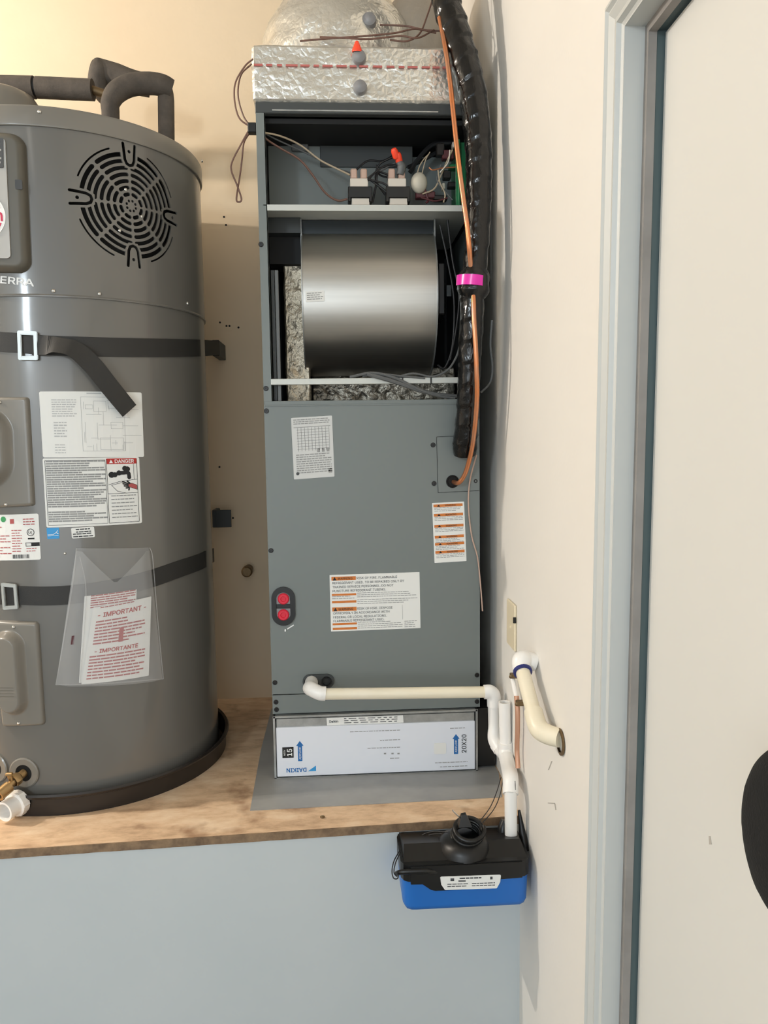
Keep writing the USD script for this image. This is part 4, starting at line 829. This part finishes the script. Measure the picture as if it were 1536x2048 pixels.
# ------------------------------------------------------------------ duct work
ZQ = onY(700, 92, .0)[2]
plm = thing('supply_plenum', 'square foil wrapped duct box with red dashed tape on top of the air handler', 'duct', ((AX0+AX1)/2, .27, ZT))
bx_ = cbox(AX0-.006, AX1-.006, -.003, .54, ZT+.001, ZQ, .006)
part(plm, 'duct_box', crumple(bx_, .016, .0022, 22, 5), 'foil_duct', 'wrinkled silver foil wrap')
pq = Surf('y', -.0055); g = []; xx = AX0
r9 = random.Random(9)
zrd = onY(700, 133, -.0055)[2]
while xx < AX1-.03:
    l = r9.uniform(.012, .03); g.append((xx, l)); xx += l+r9.uniform(.006, .012)
part(plm, 'tape_print', [cbox(a, a+l, -.0078, -.006, zrd-.0022, zrd+.0022) for a, l in g], 'tape_red', 'broken red line printed on the tape')
for px, py in ((718, 117), (720, 177)):
    part(plm, 'insulation_pin', lathe([(.0165, -.004), (.0175, .006), (.015, .014), (.008, .019), (0, .02)], onY(px, py, -.003), (0, -1, 0), 20), 'pin_grey', 'grey domed pin cap')
part(plm, 'wire_nut', lathe([(.012, 0), (.012, .004), (.004, .022), (0, .024)], onY(714, 104, -.014), (0, -.25, 1), 12), 'nut_orange', 'pointed orange wire nut')
dct = thing('foil_duct', 'rounded silver foil duct bulging up above the duct box', 'duct', (.09, .27, ZQ))
cx0 = onY(705, 60, .08)[0]
def blob(cx, cy, rx, ry, z0, z1, seed, nz=20, na=72, amp=.012, pw=2.4):
    V = []; t = np.linspace(0, 1, nz); an = np.arange(na)*2*math.pi/na
    for k in t:
        s = (1-k**pw)**(1/pw) if k < 1 else .0; V.append(np.stack([cx+rx*s*np.cos(an), cy+ry*s*np.sin(an), an*0+z0+(z1-z0)*k], 1))
    V = np.vstack(V); n = V-np.array([cx, cy, z0]); n /= np.linalg.norm(n, axis=1, keepdims=True)+1e-9
    V = V+n*((meshkit.fbm(V*26, 3, seed)-.5)*2*amp)[:, None]; i, j = np.meshgrid(np.arange(nz-1), np.arange(na), indexing='ij'); j2 = (j+1) % na
    q = np.stack([i*na+j, i*na+j2, (i+1)*na+j2, (i+1)*na+j], -1).reshape(-1, 4); return trimesh.Trimesh(V, np.vstack([q[:, [0, 1, 2]], q[:, [0, 2, 3]]]), process=False)
zd = onY(700, -14, .25)[2]
xl = onY(515, 80, .25)[0]; xr = onY(835, 60, .25)[0]
part(dct, 'duct_body', blob((xl+xr)/2, .26, (xr-xl)/2, .235, ZQ-.004, zd, 4), 'foil_duct', smooth=50)
x1_ = onY(830, 60, .3)[0]
part(dct, 'branch_wrap', blob(x1_, .30, .115, .16, ZQ-.004, onY(800, -8, .25)[2], 6, amp=.008, pw=3.5), 'tan_wrap', 'dull tan wrapped right side of the duct', smooth=50)
part(dct, 'insulation_pin', lathe([(.0175, -.02), (.0185, .004), (.016, .011), (.008, .016), (0, .017)], onY(738, 42, .048), (0, -1, .05), 20), 'pin_grey')
wp = thing('red_wire', 'thin red-brown wires lying along the top of the foil duct box', 'wire', tuple(onY(740, 75, .02)))
for pts in ([(600, 82, .0), (660, 77, .0), (730, 72, .0), (790, 66, .01), (830, 58, .02), (872, 66, .03)], [(640, 74, .02), (690, 76, .0), (740, 78, .0), (800, 72, .01), (835, 76, .01), (868, 60, .03)], [(760, 50, .06), (810, 52, .05), (850, 60, .04), (880, 62, .03)], [(780, 80, .01), (815, 82, .01), (840, 66, .02), (855, 30, .05), (868, -10, .06)]):
    part(wp, 'strand', tube(PY(pts), .0022, 7), 'wire_brown')
tw = thing('thermostat_wire', 'thin brown wires looping down the left side of the air handler', 'wire', tuple(onY(498, 256, .01)))
for pts in ([(506, 118, -.012), (490, 132, .0), (471, 165, .01), (469, 200, .01), (478, 235, .01), (499, 253, .01)], [(503, 128, -.005), (482, 150, .02), (476, 190, .02), (486, 230, .02), (500, 252, .015)], [(500, 256, .01), (484, 285, .01), (465, 322, .01), (463, 342, .01), (474, 370, .01), (483, 398, .01), (477, 404, .01), (473, 396, .01), (480, 350, .02), (484, 318, .02), (488, 285, .02), (502, 262, .02)]):
    part(tw, 'strand', tube(PY(pts), .0021, 7), 'wire_brown')
c = onY(499, 257, .012); part(tw, 'bushing', cbox(c[0]-.004, AX0+.0005, .004, .024, c[2]-.012, c[2]+.012, .002), 'black_plastic')

# ------------------------------------------------------------------ refrigerant lines
ln = thing('suction_line', 'thick black tape wrapped refrigerant line with bright pink tape on its collar', 'pipe', tuple(onY(930, 905, -.02)))
path = [(886, -60, .02, 54), (892, 0, -.01, 56), (905, 45, -.03, 58), (919, 90, -.05, 58), (934, 140, -.07, 58), (947, 200, -.08, 58), (954, 260, -.09, 57), (958, 320, -.10, 54), (958, 380, -.11, 52), (957, 440, -.115, 50), (953, 500, -.12, 48), (947, 560, -.12, 50), (944, 620, -.115, 49), (941, 690, -.105, 48), (938, 760, -.09, 46), (935, 820, -.07, 46), (931, 868, -.05, 48), (929, 895, -.036, 50), (929, 908, -.03, 44)]
path = [(874, -230, .06, 54), (868, -420, .10, 54)][::-1]+path
LP = [onY(a, b, c) for a, b, c, w in path]; LRr = [w/2/FPX*float((p-EYE)@FWD) for p, (_, _, _, w) in zip(LP, path)]
def helix(arc, an):
    w = arc+.010*meshkit.noise(np.stack(np.broadcast_arrays(arc*9, an*0+3, an*0), -1)); ph = w/.05*2*math.pi-an; s = (ph/(2*math.pi)) % 1.0
    P = np.stack(np.broadcast_arrays(arc*38, np.cos(an)*1.7, np.sin(an)*1.7), -1); k = .35+.9*meshkit.noise(np.stack(np.broadcast_arrays(arc*14, an*.6, an*0), -1))
    return .95+.09*k*np.where(s < .82, s/.82, (1-s)/.18)+.15*(meshkit.fbm(P, 2, 4)-.5)
part(ln, 'wrapped_insulation', tube(LP, LRr, 36, 40, mod=helix), 'wrap_black', 'glossy black tape wound in a spiral', smooth=55)
ci = list(spline(LP, 8))
sel = [p for p in ci if onY(945, 533, -.12)[2] >= p[2] >= onY(945, 598, -.12)[2]]
ctr = np.linspace(sel[0], sel[-1], 9)
part(ln, 'collar', tube(ctr, [.028, .034, .0375, .0375, .0365, .0375, .038, .034, .028], 32, 4, mod=lambda s, a: 1+.03*np.sin(a*3+s*90)), 'wrap_black', 'bulging taped collar', smooth=50)
def wraparc(c0, c1, r, a0, a1, t=.0008):
    a_, b_, n_ = np.array([1., 0, 0]), np.array([0, -1., 0]), None; an = np.linspace(a0, a1, 16); V = []
    for c in (c0, c1):
        for rr in (r, r+t): V.append(np.stack([c[0]+rr*np.cos(an), c[1]-rr*np.sin(an), an*0+c[2]+.004*(an-a0)], 1))
    V = np.vstack(V); n = 16; f = []
    for i in range(n-1):
        for p_, q_ in ((0, 1), (1, 3), (3, 2), (2, 0)): a, b = p_*n+i, q_*n+i; f += [(a, b, b+1), (a, b+1, a+1)]
    m_ = trimesh.Trimesh(V, f, process=False); m_.fix_normals(); return m_
cA, cB = ctr[3]+[0, 0, .003], ctr[5]-[0, 0, .0035]
part(ln, 'pink_tape', wraparc(cA, cB, .0395, math.radians(68), math.radians(185)), 'pink_tape', 'bright pink tape band')
cpth = [(879, 35, -.035), (886, 70, -.05), (893, 110, -.07), (901, 170, -.09), (906, 220, -.11), (912, 280, -.13), (919, 340, -.145), (927, 400, -.155), (934, 450, -.16), (938, 490, -.158), (941, 525, -.145), (945, 560, -.135), (947, 600, -.145), (948, 640, -.15), (951, 690, -.152), (953, 740, -.145), (954, 790, -.13), (951, 840, -.11), (945, 890, -.085), (936, 930, -.06), (927, 954, -.045), (916, 966, -.03), (905, 963, .005)]
lq = thing('copper_line', 'bare bright copper tube curving in front of the black wrapped line', 'pipe', tuple(onY(905, 963, .0)))
part(lq, 'tube', tube(PY(cpth), .0058, 14, 8), 'copper')
gw = thing('grey_wire', 'thin grey-pink wire hanging down the right edge of the air handler panel', 'wire', tuple(onY(957, 1120, -.006)))
part(gw, 'strand', tube(PY([(953, 910, -.03), (941, 955, -.012), (937, 990, -.006), (938, 1030, -.006), (944, 1075, -.006), (955, 1115, -.006), (961, 1170, -.006), (965, 1222, -.006)]), .0019, 7), 'relay_pink')
gw2 = thing('grey_wire', 'thin grey wire bowed out behind the right side of the black wrapped line', 'wire', tuple(onY(980, 740, -.06)))
part(gw2, 'strand', tube(PY([(984, 640, -.09), (981, 690, -.08), (985, 735, -.07), (980, 765, -.06), (962, 785, -.05)]), .0026, 7), 'wire_grey')

# ------------------------------------------------------------------ condensate drain pipe
yd = -.105
pr = .0142
dr = thing('drain_pipe', 'cream and white plastic drain pipe crossing the air handler foot down to the pump', 'pipe', tuple(onY(800, 1387, yd)))
e0 = onY(623, 1363, -.0025); e1 = onY(632, 1386, yd); 
part(dr, 'elbow', [tube([e0, e0+[0, -.05, 0], e1+[-.014, .012, .008], e1+[.008, 0, .0], onY(651, 1387, yd)], [.0165, .0172, .0178, .0175, .0175], 24), cyl(e0+[0, -.001, 0], e0+[0, -.02, 0], .0145)], 'pvc_white', 'white elbow at the drain port')
part(dr, 'pipe', cyl(onY(648, 1388, yd), onY(972, 1384, yd), pr), 'pvc_cream', 'long cream coloured pipe')
h1 = onY(968, 1384, yd); xk = onY(985, 1400, yd)[0]
part(dr, 'elbow', tube([h1, onY(980, 1384, yd), onY(987, 1392, yd), onY(988, 1412, yd)], [.0175, .0178, .0178, .0172], 24), 'pvc_white', 'white elbow at the right end')
D = [onY(987, 1408, yd), onY(988, 1450, yd), onY(989, 1478, yd-.01), onY(1000, 1500, -.14)]
part(dr, 'pipe', tube(D, [pr, pr, .0168, .0172], 22), 'pvc_white')
ys2 = -.165
T0, T1 = onY(1009, 1404, ys2), onY(1011, 1492, ys2)
part(dr, 'vent_pipe', cyl(T1, T0, pr, 24, hollow=.78), 'pvc_white', 'open vent pipe stub')
part(dr, 'tee', [tube([onY(1010, 1484, ys2), onY(1011, 1500, ys2), onY(1014, 1522, ys2-.02)], [.0182, .0184, .0182], 24), tube([onY(993, 1490, -.11), onY(1009, 1508, ys2)], .017, 20, 4)], 'pvc_white', 'white tee fitting')
part(dr, 'elbow', tube([onY(1013, 1516, ys2-.02), onY(1017, 1535, -.23), onY(1021, 1556, -.30), onY(1021, 1588, -.325)], [.0172, .0178, .0178, .0176], 24), 'pvc_white', 'white bent coupling above the pump')
part(dr, 'pipe', cyl(onY(1021, 1580, -.325), onY(1023, 1737, -.325), .0138), 'pvc_white')
part(dr, 'ink_mark', tube([onY(1030, 1562, -.3445), onY(1031, 1580, -.345)], .0007, 5, 3), 'print_black')

# pipe on the right wall
p2 = thing('wall_pipe', 'cream plastic pipe with blue primer ring running down the cream wall', 'pipe', tuple(onX(1060, 1400, XW-.03)))
xq = XW-.036
A0, A1 = onX(1044, 1338, xq), onX(1071, 1440, xq)
part(p2, 'pipe', cyl(A0, A1, .0148), 'pvc_cream')
d_ = (A1-A0)/np.linalg.norm(A1-A0)
part(p2, 'elbow', tube([np.array([XW-.002, A0[1]+.022, A0[2]+.006]), A0+[.014, .022, .012], A0+[.002, .012, .014], A0-d_*.006, A0+d_*.006], [.018, .0195, .02, .0195, .019], 24), 'pvc_white', 'white elbow at the upper end')
part(p2, 'primer_ring', tube([A0+d_*.004, A0+d_*.010], .0196, 24, 3), 'primer_blue', 'dark blue primer ring')
part(p2, 'elbow', tube([A1-d_*.02, A1, A1+d_*.022+[.003, 0, 0], A1+d_*.032+[.016, -.006, .0], np.array([XW-.002, (A1+d_*.034)[1]-.02, (A1+d_*.034)[2]])], [.0185, .0188, .019, .0188, .0178], 24), 'pvc_cream', 'cream elbow entering the wall')
ec = np.array([XW-.001, (A1+d_*.034)[1]-.02, (A1+d_*.034)[2]])
part(p2, 'wall_flange', lathe([(.019, 0), (.025, .0005), (.025, .003), (.019, .004)], ec+[0, -.004, -.006], (-1, 0, 0), 20), 'old_brass', 'tarnished wall flange')
# thin copper line with clamps
cw = thing('copper_stub', 'thin dull copper tube clipped to the cream wall beside the white drain pipe', 'pipe', tuple(onX(1034, 1450, XW-.012)))
part(cw, 'tube', tube([onX(px, py, XW-.014) for px, py in ((1033, 1392), (1035, 1420), (1035, 1460), (1034, 1500), (1036, 1536))], .0058, 12), 'dull_copper')
part(cw, 'white_sleeve', tube([onX(px, py, XW-.014) for px, py in ((1024, 1352), (1028, 1372), (1033, 1396))], .0056, 12), 'pvc_white', 'white plastic sleeve')
for px, py in ((1028, 1352), (1040, 1407)):
    c = onX(px, py, XW-.012); part(cw, 'clamp', [cbox(XW-.020, XW-.001, c[1]-.005, c[1]+.012, c[2]-.005, c[2]+.005, .0015), dome(c+[-.008, -.004, 0], (-.3, -1, 0), .0045)], 'old_brass', 'small metal clamp')
# blank wall plate
q = Quad(sw, [(1018, 1196), (1034, 1208), (1033, 1301), (1018, 1286)]); zz0, zz1 = q.c[3][1], q.c[0][1]
op = thing('wall_plate', 'ivory blank switch plate on the cream wall above the white elbow', 'wall plate', (XW, -float(q.c[0][0]), float(zz0)))
ya, yb = -float(q.c[0][0]), -float(q.c[1][0])
part(op, 'plate', cbox(XW-.006, XW, yb, ya, zz0, zz1, .003), 'ivory')
c = np.array([XW-.006, (ya+yb)/2, (zz0+zz1)/2-.006]); part(op, 'screw', dome(c, (-1, 0, 0), .0045, .002), 'ivory')
part(op, 'switch_tab', cbox(XW-.009, XW-.002, yb-.0015, yb+.002, zz1-.042, zz1-.028, .0005), 'black_plastic')

# ------------------------------------------------------------------ condensate pump
yF, yBk = -.405, fy(.3)-.004
xa, xb = onY(803, 1790, yF)[0], min(onY(1062, 1790, yF)[0], XW-.006)
zb, zm, zk = onY(930, 1823, yF)[2], onY(830, 1770, yF)[2], onY(830, 1743, yF)[2]
ztp = onY(930, 1690, yBk-.01)[2]
pu = thing('condensate_pump', 'small blue and black condensate pump mounted low in the wall corner', 'pump', ((xa+xb)/2, (yF+yBk)/2, zb))
def rbox(x0, x1, y0, y1, z0, z1, r, rb=None, taper=0.):
    rb = rb or r; L = []; P0 = sbox(x0, y0, x1, y1).buffer(-r).buffer(r, 6)
    rows = [(-rb, z0), (-rb*.3, z0+rb*.3), (0, z0+rb), (taper, z1)]; ringN = 64; V = []
    for o, z in rows:
        g = P0.buffer(o) if o else P0; e = g.exterior; V.append(np.array([(*e.interpolate(t, normalized=True).coords[0], z) for t in np.linspace(0, 1, ringN, endpoint=False)]))
    n = ringN; v = np.vstack(V+[V[0].mean(0)[None], V[-1].mean(0)[None]]); f = []
    for k in range(len(V)-1):
        for i in range(n): a, b, c, d = k*n+i, k*n+(i+1) % n, (k+1)*n+(i+1) % n, (k+1)*n+i; f += [(a, b, c), (a, c, d)]
    c0, c1 = len(v)-2, len(v)-1
    for i in range(n): f += [(c0, (i+1) % n, i), (c1, (len(V)-1)*n+i, (len(V)-1)*n+(i+1) % n)]
    m_ = trimesh.Trimesh(v, f, process=False); m_.fix_normals(); return m_
part(pu, 'tank', rbox(xa+.004, xb-.004, yF+.003, yBk, zb, zk-.002, .022, .016, .003), 'pump_blue', 'bright blue plastic tank', smooth=40)
# black cover: skirt with a dipping centre where the label sits
sk = Polygon([(xa, zk+.012), (xa, zm+.004), (xa+.045, zm+.003), (xa+.062, zm-.010), (xa+.072, zm-.013), (xa+.188, zm-.013), (xa+.198, zm-.008), (xa+.212, zm+.006), (xb, zm+.008), (xb, zk+.012)])
part(pu, 'skirt', [to_frame(extrude(sk.intersection(sbox(xa+.02, 0, xb-.02, 9)), .010), (0, yF+.006, 0), (1, 0, 0), (0, 0, 1)), rbox(xa, xb, yF, yBk, zm+.006, zk+.014, .022, .002)], 'black_plastic', 'black cover rim with a dipped centre', smooth=30)
hull = trimesh.convex.convex_hull(np.array([(x, y, z) for x, y, z in [(xa+.006, yF+.014, zk+.014), (xb-.006, yF+.014, zk+.014), (xa+.006, yBk, zk+.014), (xb-.006, yBk, zk+.014), (xa+.01, yF+.05, zk+.035), (xb-.012, yF+.05, zk+.035), (xa+.01, yBk, ztp), (xb-.012, yBk, ztp), (xa+.01, yBk-.04, ztp-.006), (xb-.012, yBk-.04, ztp-.006)]]))
part(pu, 'cover', hull, 'black_plastic', 'black sloping cover', smooth=20)
mcx = onY(928, 1720, -.35)[0]; mz = zk+.02
part(pu, 'motor_housing', lathe([(.062, -.014), (.059, .004), (.052, .015), (.042, .022), (.03, .025), (0, .026)], (mcx, -.345, mz), (0, -.0, 1), 40), 'black_plastic', 'rounded black motor hump', smooth=50)
ecl = onY(805, 1678, -.285)
part(pu, 'mounting_ear', [cbox(ecl[0]-.007, ecl[0]+.009, -.29, fy(ecl[0])-.001, ztp-.05, ecl[2]+.01, .005)], 'black_plastic')
part(pu, 'mounting_screw', dome(ecl+[.0, -.006, .002], (0, -1, 0), .0048, .004), 'white_ink')
part(pu, 'clip_arm', tube([onY(793, 1747, yF+.01), onY(805, 1744, yF-.002), onY(850, 1742, yF-.004), onY(880, 1744, yF+.004)], [.005, .0055, .006, .006], 10), 'black_plastic')
part(pu, 'inlet_ring', lathe([(.021, -.01), (.021, .006), (.016, .006), (.016, -.01)], onY(843, 1733, -.37)+[0, 0, .0], (0, -.3, 1), 24), 'black_plastic')
part(pu, 'check_valve', [tube([onY(1008, 1690, -.30), onY(1006, 1660, -.295), onY(1010, 1640, -.29)], [.016, .013, .009], 16), tube([onY(1050, 1700, -.33), onY(1044, 1660, -.32), onY(1038, 1620, -.31)], [.012, .007, .003], 12)], 'black_plastic')
q = Quad(Surf('y', yF+.006-.0105), [(880, 1753), (1002, 1749), (1002, 1776), (880, 1780)])
lp = Polygon([(0, 0), (q.W, 0), (q.W*.985, q.H*.55), (q.W*.93, q.H), (q.W*.08, q.H), (q.W*.02, q.H*.6)]).buffer(-.003).buffer(.003)
p = part(pu, 'sticker', q.poly(lp, .0008), 'paper', 'silver-white maker label')
part(p, 'print', q.rects(lines(.32*q.W, .7*q.W, .12*q.H, .24*q.H, .006, .003, 111, ragged=0)+lines(.12*q.W, .46*q.W, .55*q.H, .85*q.H, .005, .0018, 112)+lines(.52*q.W, .9*q.W, .55*q.H, .85*q.H, .005, .0018, 113)+[(.17*q.W, .15*q.H, .23*q.W, .35*q.H), (.82*q.W, .12*q.H, .86*q.W, .32*q.H), (.3*q.W, .32*q.H, .42*q.W, .42*q.H)], .001), 'print_dark')
# coiled cord resting on the motor hump
co = thing('power_cord', 'coiled black power cord with plug lying on top of the pump', 'cord', (mcx, -.35, mz+.06))
ccn = onY(936, 1666, -.36); tt = np.linspace(0, 2*math.pi*5, 150)
ca, cb_, cn = frame_to((0.1, -.55, .8))
H_ = [ccn+.031*(1+.06*math.sin(3.1*t/6.28))*(math.cos(t)*ca+math.sin(t)*.85*cb_)+cn*(-.022+.044*t/tt[-1]) for t in tt]
part(co, 'coil', tube(H_, .0048, 10, 2), 'black_plastic')
pt_ = onY(928, 1638, -.38)
part(co, 'plug', [trimesh.convex.convex_hull(np.vstack([pt_+np.array(o) for o in ((-.013, -.01, -.014), (.016, -.01, -.014), (-.013, .012, -.014), (.016, .012, -.014), (-.006, -.004, .010), (.004, -.004, .012), (-.006, .006, .010), (.004, .006, .012))]))], 'black_plastic')
part(co, 'prong', tube([pt_+[-.005, 0, .0], onY(909, 1625, -.385), onY(905, 1620, -.385)], .0016, 6), 'chrome')
fl = thing('float_wire', 'thin dark wires looping from the left side of the pump', 'wire', tuple(onY(795, 1740, -.37)))
part(fl, 'strand', tube(PY([(898, 1664, -.33), (860, 1664, -.30), (828, 1678, -.29)]), .0013, 6), 'wire_black')
part(fl, 'strand', tube(PY([(898, 1668, -.33), (862, 1669, -.30), (830, 1682, -.295)]), .0013, 6), 'wire_black')
part(fl, 'strand', tube(PY([(800, 1700, -.36), (788, 1722, -.39), (784, 1742, -.40), (787, 1756, -.41), (795, 1757, -.41), (797, 1748, -.41)]), .0013, 6), 'wire_black')
part(fl, 'strand', tube(PY([(801, 1704, -.37), (791, 1726, -.40), (788, 1745, -.41), (794, 1753, -.41)]), .0013, 6), 'wire_black')
for k, (pts, lb) in enumerate((([(960, 1642, -.37), (980, 1615, -.3), (993, 1585, -.22), (1002, 1555, -.15)], 'left of two thin black wires rising from the pump past the drain pipe'), ([(966, 1645, -.36), (988, 1618, -.3), (1000, 1590, -.22), (1006, 1560, -.15)], 'right of two thin black wires rising from the pump, nearest the drain pipe'))):
    solo('thin_wire', tube(PY(pts), .0011, 6), 'wire_black', lb, 'wire')

# debris, black cloth on the door
c = onZ(645, 1636, ZP); sp = trimesh.creation.icosphere(1, 1.0); sp.vertices = sp.vertices*[.006, .004, .003]+c+[0, 0, .003]
solo('wood_chip', sp, 'old_brass', 'tiny dark chip on the plywood in front of the metal sheet', 'debris')
cc = onX(1590, 1684, XD-.034)
bk_ = trimesh.creation.icosphere(4, 1.0); n = meshkit.fbm(bk_.vertices*3, 3, 8)-.5; bk_.vertices = bk_.vertices*[.033, .075, .088]*(1+.05*n[:, None])+cc
solo('black_cloth', bk_, 'black_cloth', 'soft rounded black shape against the white door at the right edge', 'cloth', smooth=True)
